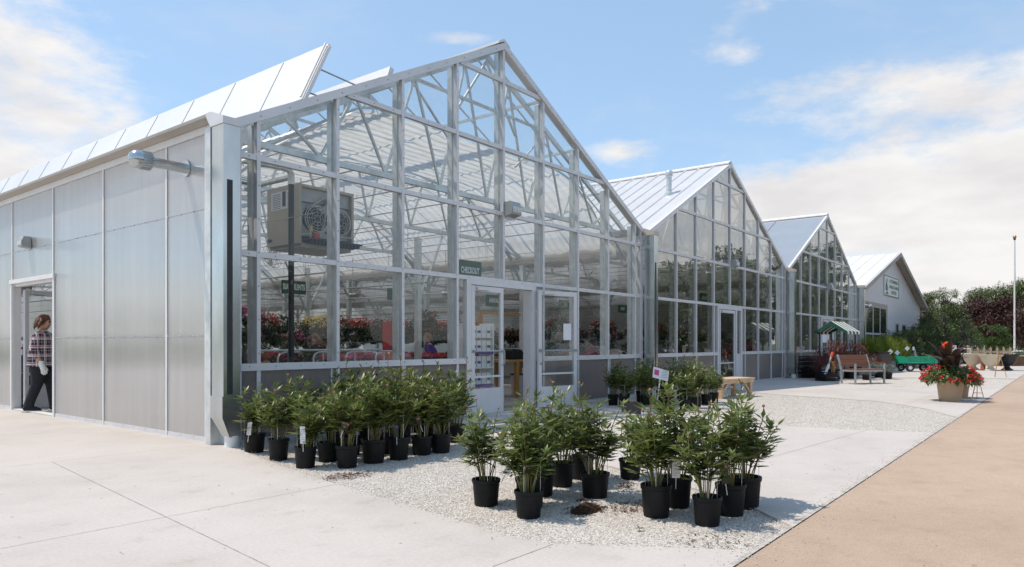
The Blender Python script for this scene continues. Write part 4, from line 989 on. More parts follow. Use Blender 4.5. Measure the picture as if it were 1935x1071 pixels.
for i in range(5):
    x = .06+.68*i; m = MB(); m.tube([(x, -.06, .62), (x, -.06, .98), (x+.04, -.06, 1.04), (x+.12, -.06, 1.07), (x+.42, -.06, 1.07)], .017, 8); m.tube([(x+.2, -.06, .62), (x+.2, -.06, 1.07)], .014, 6); m.build('pipe_loop', 'rail', t, True)
m = MB(); m.tube([(-.1, -.06, 1.10), (2.9, -.06, 1.10)], .017, 8); m.build('rail', 'rail', t, True)
for i, x in enumerate((1.5, 2.3, 2.75, 3.3)): tray(['green', 'magenta', 'green', 'red'][i], (x, 2.5, .801), 'small tray of plants on the pipe-railed potting bench', 'trays on the potting bench')
t = thing('shop_column', 'bright red square post standing among the flower benches', 'post', (6.03, 4.0, 0)); m = MB(); m.box(-.10, .10, -.08, .08, 0, 1.69); m.build('post', 'red', t); m = MB(); m.box(-.12, .12, -.10, .10, 0, .04); m.build('foot', 'dark_metal', t)
# steel columns with Y braces in the middle of the sales floor
for i, (x, y) in enumerate(((6.62, 3.66), (3.1, 7.3), (8.9, 11.0))):
    t = thing('brace_column', ['steel Y-braced column behind the fourth pane', 'steel Y-braced column near the white hanging basket', 'steel Y-braced column far back among the baskets'][i], 'column', (x, y, 0), 0, 'Y-braced steel columns')
    m = MB(); m.box(-.06, .06, -.06, .06, 0, 3.6); m.build('shaft', 'galv', t)
    for s in (-1, 1): b = MB(); b.tube([(s*.06, 0, 2.25), (s*.16, 0, 2.5), (s*.5, 0, 3.1), (s*.8, 0, 3.75)], .03, 6); b.build('brace', 'galv', t)
for i, (x, y, z) in enumerate(((2.9, 9.0, 2.75), (9.2, 9.0, 2.68), (9.6, 5.5, 2.6), (3.9, 5.2, 3.05), (1.6, 12.4, 2.62))):
    t = thing('circulation_fan', ['round cage fan hung near the left side of the hall', 'round cage fan hung above the pink flower bench', 'round cage fan hung right of the steel column', 'round cage fan hung below the heater', 'round cage fan hung behind the side doorway'][i], 'fan', (x, y, z), R(20), 'cage fans under the trusses')
    m = MB()
    for r in (.09, .17, .25): m.tube([(r*math.cos(a), -.07+.1*r, r*math.sin(a)) for a in np.linspace(0, 2*math.pi, 19)], .006, 4, False); m.tube([(r*math.cos(a), .11-.1*r, r*math.sin(a)) for a in np.linspace(0, 2*math.pi, 19)], .006, 4, False)
    for a in np.linspace(0, 2*math.pi, 13)[:-1]: m.tube([(0, -.08, 0), (.25*math.cos(a), -.04, .25*math.sin(a)), (.25*math.cos(a), .08, .25*math.sin(a)), (0, .11, 0)], .005, 4)
    m.build('cage', 'rail', t); b = MB(); b.tube([(0, -.04, 0), (0, .2, 0)], .06, 10); b.build('motor', 'rail', t, True)
    b = MB()
    for k in range(3): a = k*2.094; c, s = math.cos(a), math.sin(a); b.quad((.05*c, 0, .05*s), (.22*c-.06*s, -.02, .22*s+.06*c), (.22*c+.06*s, .03, .22*s-.06*c))
    b.build('blade', 'galv_dull', t); b = MB(); b.tube([(0, .1, 0), (0, .1, 3.8-z)], .012, 6); b.build('hanger', 'rail', t)

# counter and shelf in the entrance
t = thing('checkout_table', 'honey timber checkout counter inside the open entrance', 'table', (7.25, 1.75, 0))
m = MB(); m.box(0, 1.6, 0, .7, .80, .85); m.build('table_top', 'wood_honey', t)
for x, y in ((.62, .03), (1.5, .03), (.62, .62), (1.5, .62)): l = MB(); l.box(x-.05, x+.05, y-.03, y+.05, 0, .80); l.build('leg', 'wood_honey', t)
m = MB(); m.box(.70, 1.45, .04, .06, .66, .80); m.build('apron', 'wood_dark', t)
t = thing('timber_gantry', 'upright honey timber frame standing beside the checkout counter', 'frame', (7.45, 2.5, 0)); m = MB(); m.box(0, .09, 0, .07, 0, 1.95); m.build('post', 'wood_honey', t); 
for z in (1.88, 1.02): m = MB(); m.box(.09, 1.5, .01, .06, z, z+.06); m.build('cross_rail', 'wood_honey', t)
t = thing('cash_register', 'black till on the honey timber counter', 'till', (7.75, 2.02, .851)); m = MB(); m.prism([(0, 0), (.48, 0), (.48, .12), (.36, .22), (.05, .24), (0, .2)], -.18, .22); m.build('till_body', 'black_plastic', t); m = MB(); m.box(.05, .36, -.12, .16, .236, .26); m.build('receipt_tray', 'galv_dull', t)
t = thing('computer_screen', 'pale monitor back turned to the entrance on the counter', 'screen', (8.5, 2.0, .851)); m = MB(); m.prism([(0, .04), (.34, .04), (.30, .40), (.05, .40)], 0, .05); m.build('screen', 'alu_white', t); m = MB(); m.box(.1, .24, .0, .16, 0, .04); m.build('foot', 'dark_metal', t)
t = thing('waste_bin', 'blue-grey waste bin under the counter', 'bin', (8.35, 2.15, .004)); m = MB(); m.lathe([(.001, 0), (.13, 0), (.16, .5), (.15, .5), (.12, .03)], 18); m.build('bin', 'alu', t, True); m = MB(); m.lathe([(.163, .47), (.172, .48), (.172, .51), (.155, .51)], 18); m.build('rim', 'blue_cloth', t, True)
t = thing('spray_bottle', 'clear white jug standing on the floor in the doorway', 'bottle', (6.55, 1.15, .004)); m = MB(); m.lathe([(.001, 0), (.055, 0), (.058, .2), (.025, .26), (.02, .30), (.001, .30)], 14); m.build('jug', 'white_plastic', t, True); m = MB(); m.lathe([(.024, .30), (.024, .34), (.001, .34)], 12); m.build('lid', 'white_plastic', t, True)
t = thing('product_shelf', 'white shelf rack of garden products behind the left door leaf', 'shelf', (5.2, .75, 0))
for x in (0, .60): m = MB(); m.box(x, x+.025, 0, .35, 0, 1.6); m.build('side_panel', 'white_plastic', t)
for z in (.1, .42, .74, 1.04, 1.32):
    m = MB(); m.box(.026, .599, 0, .35, z, z+.02); m.build('shelf_board', 'white_plastic', t)
    if z in (.42, 1.04): m = MB(); m.box(.026, .599, -.012, -.001, z-.03, z+.025); m.build('price_strip', 'purple', t)
for r, z in enumerate((.121, .441, .761, 1.061, 1.341)):
    for i in range(4):
        b = thing('product_box', ['white product tub with a %s band on shelf %s of the white rack' % (c, n) for c, n in ((['green', 'purple', 'pale', 'green'][i], ['one', 'two', 'three', 'four', 'five'][r]),)][0], 'product', (5.24+.14*i, .80, z), 0, 'garden products on the white rack')
        m = MB(); m.box(0, .12, 0, .14, 0, .21); m.build('carton', 'white_plastic', b); m = MB(); m.box(.015, .105, -.002, -.0003, .07, .12); m.build('label', ['green_ink', 'purple', 'sign_white', 'green_ink'][i], b)

SKU = None
for i, y in enumerate((.7, 2.15, 3.6, 7.7, 9.3, 10.9, 12.5, 14.1)):
    lab = 'dark stock rack standing inside along the translucent left wall, seen only as a blur'
    if SKU is None:
        t = SKU = thing('stock_rack', lab, 'rack', (.14, y, 0), 0, 'stock racks along the left wall')
        m = MB(); m.box(0, .42, 0, 1.3, .10, .14); m.box(0, .42, 0, 1.3, .66, .70); m.box(0, .42, 0, 1.3, 1.10, 1.14); m.build('shelf_board', 'wood_dark', t)
        for x in (0, .38):
            for yy in (0, 1.26): m = MB(); m.box(x, x+.04, yy, yy+.04, 0, 1.2); m.build('leg', 'dark_metal', t)
        m = MB(); m.box(.05, .36, .08, .58, .141, .52); m.build('stock_bag', 'dark_cloth', t); m = MB(); m.box(.04, .38, .68, 1.2, .141, .60); m.build('stock_bag', 'wood_dark', t); m = MB(); m.box(.06, .38, .1, 1.15, .701, .98); m.build('stock_bag', 'purple', t)
    else: dup(SKU, (.14, y, 0), 0, lab)

# ------------------------------------------------------------------ potted peonies
def make_peony(v, h, n_stem, spread, seed):
    rng = np.random.default_rng(seed); t = thing('potted_peony', 'potted peony', 'potted plant')
    R0 = .112; H0 = .205
    m = MB(); m.lathe([(.001, 0), (.088, 0), (.092, .01), (.106, .175), (.113, .18), (.115, .2), (.113, H0), (.105, H0), (.103, .18), (.098, .16)], 28); m.build('pot', 'black_plastic', t, True)
    m = MB(); m.lathe([(.001, .182), (.05, .178), (.102, .17)], 20); m.build('soil', 'soil', t, True)
    P = []; D = []; Ln = []; Wd = []; sm = MB(); buds = []
    for i in range(n_stem):
        a = rng.uniform(0, 6.283); r0 = rng.uniform(.01, .06); tip_r = spread*math.sqrt(rng.uniform(.05, 1))*rng.choice([1, 1, 1, 1.25]); a2 = a+rng.normal(0, .35)
        hh = h*rng.uniform(.66, 1.08)-(tip_r/spread)**2*.10
        b = np.array([r0*math.cos(a), r0*math.sin(a), .17]); e = np.array([tip_r*math.cos(a2), tip_r*math.sin(a2), hh]); mid = (b+e)/2+np.array([0, 0, .05]); mid[:2] *= .85
        pts = [((1-s)**2)*b+2*s*(1-s)*mid+s*s*e for s in np.linspace(0, 1, 7)]
        if i % 4 == 1 and len(buds) < 2+seed % 3:
            tip = e+np.array([rng.normal(0, .01), rng.normal(0, .01), rng.uniform(.05, .15)]); buds.append(tip); pts.append(tip)
        sm.tube(pts, [.0045]*3+[.0035]*(len(pts)-4)+[.0025], 5)
        nl = rng.integers(7, 10); k0 = rng.uniform(0, 6.28)
        for j in range(nl):
            s = .30+.70*(j+rng.uniform(0, .6))/nl; s = min(s, 1.0); q = ((1-s)**2)*b+2*s*(1-s)*mid+s*s*e
            an = k0+j*2.4; el = rng.uniform(.10, .75)+.35*(s > .85); d = np.array([math.cos(an)*math.cos(el), math.sin(an)*math.cos(el), math.sin(el)])
            pl = rng.uniform(.03, .08)*(1.15-.6*s); q2 = q+d*pl; sm.tube([q, q2], .0017, 3, False)
            side = np.cross(d, [0, 0, 1]); side /= np.linalg.norm(side)+1e-9; sz = rng.uniform(.8, 1.2)*(1.08-.30*s)
            for off, sp, bl, l0 in ((0, 0, 0, .128), (0, .62, .004, .108), (0, -.62, -.004, .108), (-.02, 1.35, .006, .085), (-.02, -1.35, -.006, .085), (.0, .3, .002, .09)):
                if l0 == .09 and rng.uniform() < .5: continue
                dd = d*math.cos(sp)+side*math.sin(sp)+rng.normal(0, .10, 3); P.append(q2+side*bl+d*off); D.append(dd)
                l = l0*sz*rng.uniform(.85, 1.15); Ln.append(l); Wd.append(l*rng.uniform(.27, .36))
        if i % 3 == 1:                                          # a shoot that tops the mass
            for j in range(3):
                an = rng.uniform(0, 6.28); d = np.array([math.cos(an)*.6, math.sin(an)*.6, .8]); P.append(np.array(pts[-1])-np.array([0, 0, .02+.02*j])); D.append(d); Ln.append(rng.uniform(.05, .08)); Wd.append(.017)
    V, F = leaflets(np.array(P), np.array(D), np.array(Ln), np.array(Wd), .22, .12)
    obj('foliage', fast_mesh('foliage', V, F, 'peony_leaf'), t); sm.build('stem', 'peony_stem', t)
    for tp in buds:
        b = MB(); b.sphere((0, 0, 0), rng.uniform(.007, .0105), 9, 6, (1, 1, 1.05)); b.build('flower_bud', 'bud', t, True, tuple(tp))
    w = MB(); w.tube([(.095*math.cos(a), .095*math.sin(a), .40) for a in np.linspace(0, 6.283, 21)], .0018, 4, False)
    for a in (.3, 2.4, 4.5): w.tube([(.095*math.cos(a), .095*math.sin(a), .40), (.092*math.cos(a), .092*math.sin(a), .16)], .0018, 4)
    w.build('wire_support', 'white_plastic', t); return t
PEO = [make_peony(0, .72, 16, .22, 3), make_peony(1, .78, 17, .24, 14), make_peony(2, .68, 15, .21, 25), make_peony(3, .80, 17, .25, 36), make_peony(4, .74, 12, .23, 47)]
used = set()
def peony(x, y, v, label, group, s=1.0, rz=None, z=-.016):
    rz = random.uniform(0, 6.28) if rz is None else rz
    w_ = random.uniform(.93, 1.1); s = (s*w_, s*w_, s*ZS[group]*random.uniform(.90, 1.10))
    if v not in used:
        o = PEO[v]; used.add(v); o.location = (x, y, z); o.rotation_euler = (0, 0, rz); o.scale = s; o['label'] = label; o['group'] = group
    else: dup(PEO[v], (x, y, z), rz, label, group, s)
G1, G2, G3 = 'potted peonies below the glass by the corner column', 'potted peonies on the near gravel', 'potted peonies by the second column'
ZS = {G1: 1.10, G2: 1.06, G3: 1.06}
for x, y, v, l, s in (
    (-.23, -.76, 2, 'potted peony nearest the corner downspout, a white tag on its left', 1.0), (-.36, -1.43, 0, 'second potted peony from the corner downspout, at the gravel edge', 1.0),
    (-.46, -2.04, 2, 'potted peony standing furthest out on the gravel edge with a long white tag', 1.02), (-.08, -1.90, 4, 'potted peony tucked just behind the pot with the pink tag', .95),
    (-.20, -2.36, 1, 'potted peony with a pink picture tag beside a small bark spill', .98), (.15, -2.35, 0, 'potted peony next right of the one with the pink picture tag', 1.04),
    (.45, -2.40, 3, 'tall potted peony in the middle of the front row with a dark tag', .98), (.83, -2.36, 1, 'potted peony second from the right end of the front row', 1.0),
    (1.07, -2.42, 0, 'bushy potted peony near the right end of the front row', 1.02), (1.79, -1.99, 3, 'potted peony alone at the right end nearest the entrance', 1.0)): peony(x, y, v, l, G1, s)
for x, y, v in ((.12, -1.25, 1), (.35, -1.75, 0), (.62, -1.95, 2), (.95, -1.85, 3), (1.3, -2.0, 0), (.55, -1.3, 3), (.95, -1.3, 1), (1.35, -1.5, 2), (1.7, -1.55, 0), (.9, -.75, 0), (1.3, -.95, 3), (1.75, -1.05, 1), (2.15, -1.45, 4), (.72, -.42, 2), (2.2, -.9, 3), (2.6, -.85, 0)):
    peony(x, y, v, 'potted peony half hidden behind the front row below the glass', G1, random.uniform(.94, 1.08))
for x, y, v, l, s in (
    (-.59, -4.50, 4, 'open leggy potted peony standing apart on the left of the near gravel', .95), (-.69, -4.98, 3, 'large potted peony nearest the plaza edge beside the bark heap', .93), (-.43, -4.80, 2, 'potted peony directly behind the large one nearest the plaza', 1.0),
    (-.05, -4.62, 0, 'potted peony in the middle of the near gravel, behind two others', 1.04), (.36, -4.55, 1, 'potted peony with orange bark in its pot at the back of the near gravel', .98), (.17, -5.00, 3, 'tall budding potted peony right of the middle of the near gravel', .97),
    (.75, -4.50, 2, 'potted peony at the back of the near gravel showing a dark pot side', .98), (1.02, -4.85, 2, 'shorter potted peony between the two near clusters with a stake', .92),
    (-.11, -5.68, 0, 'potted peony with a white tag at the left of the road-side cluster', 1.0), (.26, -5.66, 1, 'potted peony at the back of the road-side cluster', 1.04), (-.11, -6.06, 3, 'potted peony with a bright picture tag nearest the tan road', .92),
    (.26, -6.08, 4, 'leaning potted peony right of the picture tag', 1.02), (.55, -6.08, 0, 'outermost right potted peony by the concrete edge and road', 1.02)): peony(x, y, v, l, G2, s)
for x, y, v, l, s in (
    (8.19, -.78, 1, 'dark potted peony at the left of the bed by the second column', 1.0), (7.78, -1.46, 0, 'potted peony in shade left of the white stake sign', 1.03), (8.14, -1.72, 2, 'potted peony just behind the white stake sign', 1.0),
    (7.33, -2.49, 2, 'small sunlit potted peony in front of the white stake sign bed', .88), (7.96, -2.42, 1, 'sunlit potted peony with a small white label', 1.0), (8.87, -2.26, 0, 'sunlit potted peony second from the timber table', .95), (9.33, -2.22, 2, 'potted peony nearest the timber table', .95)): peony(x, y, v, l, G3, s)
for x, y, v in ((8.7, -.9, 0), (7.6, -.85, 3), (8.3, -1.2, 3), (9.0, -1.4, 1), (9.4, -1.0, 0), (8.6, -1.95, 3), (9.7, -1.7, 2), (10.0, -1.2, 0), (7.4, -1.2, 2), (9.2, -1.8, 1)):
    peony(x, y, v, 'potted peony in the middle of the bed by the second column', G3, random.uniform(.95, 1.08))

def tag_card(x, y, z, w, h, label, rz=-.85, tilt=.1, mat='paper', pic=None, lean=0):
    t = thing('plant_tag', label, 'plant tag', (x, y, z), rz, 'plant tags'); t.rotation_euler = (tilt, lean, rz)
    m = MB(); m.box(-w/2, w/2, 0, .003, 0, h); m.build('card', mat, t)
    k = MB()
    if pic: k.box(-w*.42, w*.42, -.0015, -.0003, h*.72, h*.95); k.build('banner', pic, t); q = MB(); q.box(-w*.40, w*.40, -.0015, -.0003, h*.10, h*.66); q.build('photo', 'basket_leaf', t); q = MB(); q.sphere((0, -.001, h*.42), w*.2, 10, 6, (1, .05, 1)); q.build('bloom', 'pink_flower', t)
    else:
        for i in range(7): k.box(-w*.38, w*.38 if i % 3 else w*.1, -.0012, -.0003, h*(.12+.11*i), h*(.12+.11*i)+.004)
        k.build('print', 'galv_dull', t)
    s = MB(); s.tube([(0, .004, -.08), (0, .004, h*.3)], .003, 4); s.build('stake', 'white_plastic', t)
tag_card(-.36, -.86, .20, .045, .15, 'narrow white tag leaning off the peony nearest the downspout', -.6, .15, lean=.12)
tag_card(-.56, -2.14, .24, .05, .17, 'long white text tag on the peony at the gravel edge')
tag_card(-.32, -2.45, .37, .075, .09, 'pink and dark picture tag among the front row peonies', -.9, .2, 'dark_metal', 'pink', .4)
tag_card(.33, -2.5, .24, .04, .13, 'small dark picture tag in the middle of the front row', -.9, .1, 'dark_metal', 'purple')
tag_card(.70, -2.47, .33, .05, .09, 'dark tag near the right end of the front row', -.9, .2, 'dark_metal', 'pink', -.3)
tag_card(-.50, -4.62, .22, .05, .10, 'grey white tag low on the leggy peony standing apart', -1.0, .3, lean=.5)
tag_card(-.04, -5.80, .26, .058, .145, 'white text tag on the left peony of the road-side cluster', -.85, .05)
tag_card(.02, -6.14, .25, .058, .145, 'pink-topped picture tag on the peony nearest the tan road', -.85, .05, 'dark_metal', 'pink', -.15)
tag_card(8.05, -2.5, .28, .06, .16, 'small white label on a sunlit peony by the second column', -.85, .05, lean=.1)
def stake_sign(x, y, h, w, hh, label, rz, mat='paper', pic=True, lean=0):
    t = thing('stake_sign', label, 'sign', (x, y, -.016), rz); t.rotation_euler = (0, lean, rz)
    m = MB(); m.tube([(0, .008, 0), (0, .008, h)], .011, 8); m.build('stake', 'white_plastic', t)
    m = MB(); m.prism([(-w/2, h-.02), (w/2, h-.07), (w/2, h+hh-.07), (-w/2, h+hh-.02)], -.006, 0); m.build('board', mat, t)
    if pic:
        m = MB(); m.prism([(-w*.42, h+.035), (-w*.12, h+.02), (-w*.12, h+hh*.6), (-w*.42, h+hh*.6+.015)], -.009, -.0075); m.build('photo', 'pink_flower', t)
        m = MB()
        for i in range(5): z = h+.02+i*.03; m.box(.02, w*.42, -.0095, -.0075, z-.02, z-.012)
        m.build('print', 'galv_dull', t)
stake_sign(7.50, -1.85, .60, .30, .20, 'white picture sign on a leaning white stake in front of the second column', -.9, lean=.12)
stake_sign(3.6, -4.4, .20, .26, .16, 'small dark sign board on the pale path behind the road-side peonies', -.6, 'dark_metal', False)
stake_sign(4.6, -2.9, .24, .32, .16, 'small dark sign board on the pale path behind the middle peonies', -.6, 'dark_metal', False)
def bark(x, y, r, h, label, seed, n=260):
    t = thing('bark_spill', label, 'bark mulch', (x, y, -.016), 0, 'spilled bark mulch'); rng = np.random.default_rng(seed)
    if h > .02:
        m = MB(); m.lathe([(r*.75, .0), (r*.5, h*.45), (r*.2, h*.92), (.001, h)], 18); o = m.build('heap', 'soil', t, True); o.scale = (1.3, .8, 1)
    a = rng.uniform(0, 6.28, n); q = r*np.sqrt(rng.uniform(0, 1, n))*rng.uniform(.6, 1.25, n); P = np.stack([q*np.cos(a)*1.35, q*np.sin(a)*.85, np.maximum(.004, h*(1-q/(r*.8)))+.004], 1)
    D = rand_dirs(n, -.2, .2, rng); V, F = leaflets(P, D, rng.uniform(.012, .034, n), rng.uniform(.008, .014, n), .2, 0); obj('bark_chips', fast_mesh('bark_chips', V, F, 'bark'), t)
bark(-.50, -2.74, .21, .0, 'flat bark spill beside the plaza edge below the front row', 5, 420); bark(-.28, -5.20, .16, .06, 'dark rounded bark heap beside the large near peony', 6)
bark(.02, -5.40, .20, .0, 'reddish scattered bark right of the dark heap', 7); bark(.74, -4.98, .09, .02, 'small dark bark heap behind the middle peonies', 8, 120)
bark(-.50, -6.24, .27, .0, 'thin bark scatter near the road edge', 9, 110); bark(-.02, -5.0, .05, .01, 'tiny bark heap between the middle pots', 10, 60)
t = thing('weed_seedling', 'tiny green weed sprouting from the near gravel', 'weed', (-.55, -5.78, -.016)); rng = np.random.default_rng(4)
V, F = leaflets(np.tile([0, 0, .02], (7, 1)), rand_dirs(7, .1, .7, rng), np.full(7, .04), np.full(7, .012)); obj('foliage', fast_mesh('foliage', V, F, 'green_leaf'), t); m = MB(); m.tube([(0, 0, 0), (0, 0, .03)], .002, 4); m.build('stem', 'green_leaf', t)
t = thing('timber_table', 'plain pale timber bench table with braced legs by the second column', 'bench', (10.35, -1.95, -.016), R(-10))
m = MB(); m.box(0, 1.4, -.05, .55, .40, .44); m.build('seat', 'wood_pale', t)
m = MB(); m.box(.03, 1.37, -.03, -.001, .33, .399); m.box(.03, 1.37, .50, .53, .33, .399); m.build('apron', 'wood_pale', t)
for x in (.05, 1.27):
    for y in (0, .42): l = MB(); l.box(x, x+.085, y, y+.085, 0, .40); l.build('leg', 'wood_pale', t)
for x0, x1 in ((.13, .38), (1.27, 1.02)): b = MB(); b.bar((x0, .04, .12), (x1, .04, .36), .05); b.build('brace', 'wood_pale', t)

# ------------------------------------------------------------------ white barn beyond the greenhouses
t = thing('barn', 'white steel-sided barn with a low white ribbed roof at the far end', 'building', (0, 0, 0))
BX0, BX1, BPX = 33.35, 49.85, 40.6
def broof(x): return 6.35-.281*(x-BPX) if x > BPX else 6.35-.281*(BPX-x)
m = MB(); m.prism([(BX0, 0), (BX1, 0), (BX1, broof(BX1)-.16), (BPX, broof(BPX)-.16), (BX0, broof(BX0)-.16)], 0, 22); m.build('wall', 'barn_wall', t)
rf = MB()
for xa, xb in ((31.9, BPX), (BPX, 50.75)):
    za, zb = broof(xa), broof(xb); rf.prism([(xa, za-.06), (xb, zb-.06), (xb, zb), (xa, za)], -.4, 22.4)
    y = -.3
    while y < 22: rf.bar((xa, y, za+.012), (xb, y, zb+.012), .05, .035); y += .62
rf.build('roof', 'roof_barn', t)
for xa, xb in ((31.9, BPX), (BPX, 50.75)):
    m = MB(); za, zb = broof(xa), broof(xb); m.prism([(xa, za-.20), (xb, zb-.20), (xb, zb+.03), (xa, za+.03)], -.44, -.405); m.build('rake_trim', 'trim_tan', t)
    m = MB(); m.prism([(xa, za-.12), (xb, zb-.12), (xb, zb-.065), (xa, za-.065)], -.40, -.005); m.build('soffit', 'soffit', t)
m = MB(); m.prism([(50.0, broof(50.0)-.30), (50.7, broof(50.7)-.12), (50.7, broof(50.7)-.065), (50.0, broof(50.0)-.065)], -.3, 22); m.build('eave_soffit', 'soffit', t)
def window(x0, x1, z0, z1, cols, rows, trim=.16):
    f = MB(); f.box(x0-trim, x1+trim, -.03, -.001, z1, z1+trim*1.6); f.box(x0-trim, x0, -.03, -.001, z0, z1); f.box(x1, x1+trim, -.03, -.001, z0, z1); f.box(x0-trim, x1+trim, -.04, -.001, z0-trim*.7, z0)
    w = f.build('window', 'trim_tan', t)
    s = MB()
    for i in range(cols+1): x = x0+(x1-x0)*i/cols; s.box(x-.05, x+.05, -.026, -.0015, z0, z1)
    for j in range(1, rows): z = z0+(z1-z0)*j/rows; s.box(x0, x1, -.024, -.002, z-.05, z+.05)
    s.build('sash', 'alu', w)
    p = MB(); p.quad((x0, -.008, z0), (x1, -.008, z0), (x1, -.008, z1), (x0, -.008, z1)); p.build('window_glass', 'glass_black', w, fix=False)
window(33.7, 38.8, .35, 3.07, 3, 2)
window(41.5, 42.3, 1.35, 2.3, 1, 1, .05); window(43.5, 44.6, 1.35, 2.28, 1, 1, .05); window(46.6, 47.7, 1.35, 2.28, 1, 1, .05)
t = thing('shop_sign', 'white board reading OTENBRINK LANDSCAPING CENTER with a green tree on the barn gable', 'sign', (37.98, -.03, 3.84))
w, h = 4.2, 1.12
m = MB(); m.box(0, w, 0, .028, 0, h); m.build('board', 'white_plastic', t)
m = MB(); m.box(0, w, -.012, -.001, 0, .05); m.box(0, w, -.012, -.001, h-.035, h); m.box(0, .07, -.012, -.001, .05, h-.035); m.box(w-.05, w, -.012, -.001, .05, h-.035); m.build('border', 'green_ink', t)
m = MB(); m.prism([(.45, .30), (1.02, .30), (1.0, .42), (.98, .55), (.85, .70), (.72, .82), (.56, .70), (.48, .55)], -.008, -.001); m.prism([(.42, .10), (1.18, .10), (1.02, .2), (.82, .26), (.6, .2)], -.008, -.001)
m.build('tree_emblem', 'green_ink', t)
m = MB(); m.tube([(.5+.5*s, -.004, .78+.16*math.sin(s*math.pi)) for s in np.linspace(0, 1, 9)], .012, 4); m.build('arc_emblem', 'green_ink', t)
for i, (tx, x, z, sx) in enumerate((('OTENBRINK', 2.75, .86, 1.62), ('LANDSCAPING', 2.78, .55, 1.50), ('CENTER', 2.72, .25, 1.55))): text_mesh('lettering', tx, .27, 'green_ink', t, (x, -.004, z), (R(90), 0, 0), sx, .002, bold=.004)

# ------------------------------------------------------------------ things on the far apron
t = thing('crate_stack_base', 'x', 'x')
bpy.data.objects.remove(t)
def crate(loc, rz, label, w=.62, d=.42, h=.155, group='black nursery crates'):
    c = thing('nursery_crate', label, 'crate', loc, rz, group)
    m = MB()
    m.box(-w/2, w/2, -d/2, d/2, 0, .012)
    for z in (.02, .065, .125):
        m.box(-w/2, w/2, -d/2, -d/2+.012, z, z+.028); m.box(-w/2, w/2, d/2-.012, d/2, z, z+.028)
        m.box(-w/2, -w/2+.012, -d/2+.0121, d/2-.0121, z, z+.028); m.box(w/2-.012, w/2, -d/2+.0121, d/2-.0121, z, z+.028)
    for i in range(9):
        x = -w/2+.01+(w-.02)*i/8; m.box(x-.012, x+.012, -d/2-.003, -d/2-.0001, 0, h); m.box(x-.012, x+.012, d/2+.0001, d/2+.003, 0, h)
    m.build('basket', 'black_plastic', c); return c
c0 = crate((21.75, -.62, -.016), R(-14), 'bottom black crate of the stack beside the third column')
for i in range(1, 5): dup(c0, (21.75+random.uniform(-.015, .015), -.62+random.uniform(-.015, .015), -.016+.157*i), R(-14+random.uniform(-2, 2)), ['', 'second lowest black crate of the stack beside the third column', 'middle black crate of the stack beside the third column', 'second highest black crate of the stack', 'topmost black crate of the stack beside the third column'][i])
dup(c0, (22.45, -.55, -.016), R(-14), 'bottom black crate of the shorter stack behind the tall one'); dup(c0, (22.45, -.55, .141), R(-14), 'upper black crate of the shorter stack behind the tall one')
dup(c0, (19.95, -1.72, -.016), R(-26), 'lower black crate with a rolled tube standing in it left of the teak bench'); dup(c0, (19.95, -1.72, .125), R(-24), 'upper black crate holding a rolled tube left of the teak bench')
t = thing('rolled_tube', 'leaning silver-white tube with an orange tip standing in a black crate', 'tube', (20.0, -1.72, .28), 0)
m = MB(); m.tube([(-.10, .05, -.10), (.05, -.02, .24)], .045, 12); m.build('tube', 'white_plastic', t, True); m = MB(); m.tube([(.05, -.02, .24), (.16, -.07, .50)], .028, 10); m.build('wrap', 'galv_dull', t, True); m = MB(); m.tube([(.16, -.07, .50), (.22, -.10, .64)], .04, 10); m.build('tip', 'orange_flower', t, True)
t = thing('teak_bench', 'teak slatted bench with grey steel frame on the far gravel', 'bench', (18.98, -2.98, -.016), R(-30))
fr = MB()
for x in (-.59, .59):
    pass
for nm, x in (('side_frame', -.59), ('side_frame', .59)):
    f = MB(); f.bar((x, -.28, 0), (x, -.28, .62), .04, .05); f.bar((x, .22, 0), (x, .25, .42), .04, .05); f.bar((x, .25, .42), (x, .30, .62), .04, .05); f.bar((x, .30, .62), (x, .40, .88), .04, .05); f.bar((x, -.28, .40), (x, .26, .40), .04, .05); f.bar((x, -.28, .615), (x, .30, .615), .04, .03); f.build(nm, 'galv_dull', t)
    a = MB(); a.box(x-.035, x+.035, -.30, .24, .632, .655); a.build('arm_rest', 'wood_teak', t)
m = MB()
for i in range(6): m.box(-.565, .665, -.29+.088*i, -.212+.088*i, .427, .450)
m.build('seat', 'wood_teak', t)
m = MB()
for i in range(5):
    z = .52+.073*i; y = .265+(z-.45)*.27; m.bar((-.565, y, z+.03), (.565, y, z+.03), .066, .022, (0, 1, -.28))
m.build('backrest', 'wood_teak', t)
m = MB(); m.bar((-.56, -.27, .40), (.56, -.27, .40), .03, .045); m.bar((-.56, .24, .40), (.56, .24, .40), .03, .04); m.build('seat_frame', 'galv_dull', t)

t = thing('awning_cart', 'black display cart under a green and white striped awning', 'market cart', (21.75, -1.85, 0))
for x in (.03, 1.6):
    for y in (.03, .85): m = MB(); m.box(x-.025, x+.025, y-.02, y+.02, 0, 1.66); m.build('post', 'dark_metal', t)
m = MB(); m.box(-.35, 1.75, -.1, 1.0, .70, .75); m.build('shelf', 'dark_metal', t); m = MB(); m.box(-.05, 1.7, -.05, .95, .25, .29); m.build('lower_shelf', 'dark_metal', t)
def awn(name, mat, ph):
    m = MB(); n = 7
    for i in range(n):
        if i % 2 != ph: continue
        x0, x1 = -.08+1.80*i/n, -.08+1.80*(i+1)/n; xm = (x0+x1)/2
        for (ya, za, yb, zb) in ((-.10, 1.64, .44, 2.0), (.44, 2.0, .98, 1.64)): m.quad((x0, ya, za), (x1, ya, za), (x1, yb, zb), (x0, yb, zb))
        for y in (-.10, .98): m.quad((x0, y, 1.64), (x1, y, 1.64), (x1, y, 1.56), (xm, y, 1.53), (x0, y, 1.56))
    return m.build(name, mat, t, fix=False)
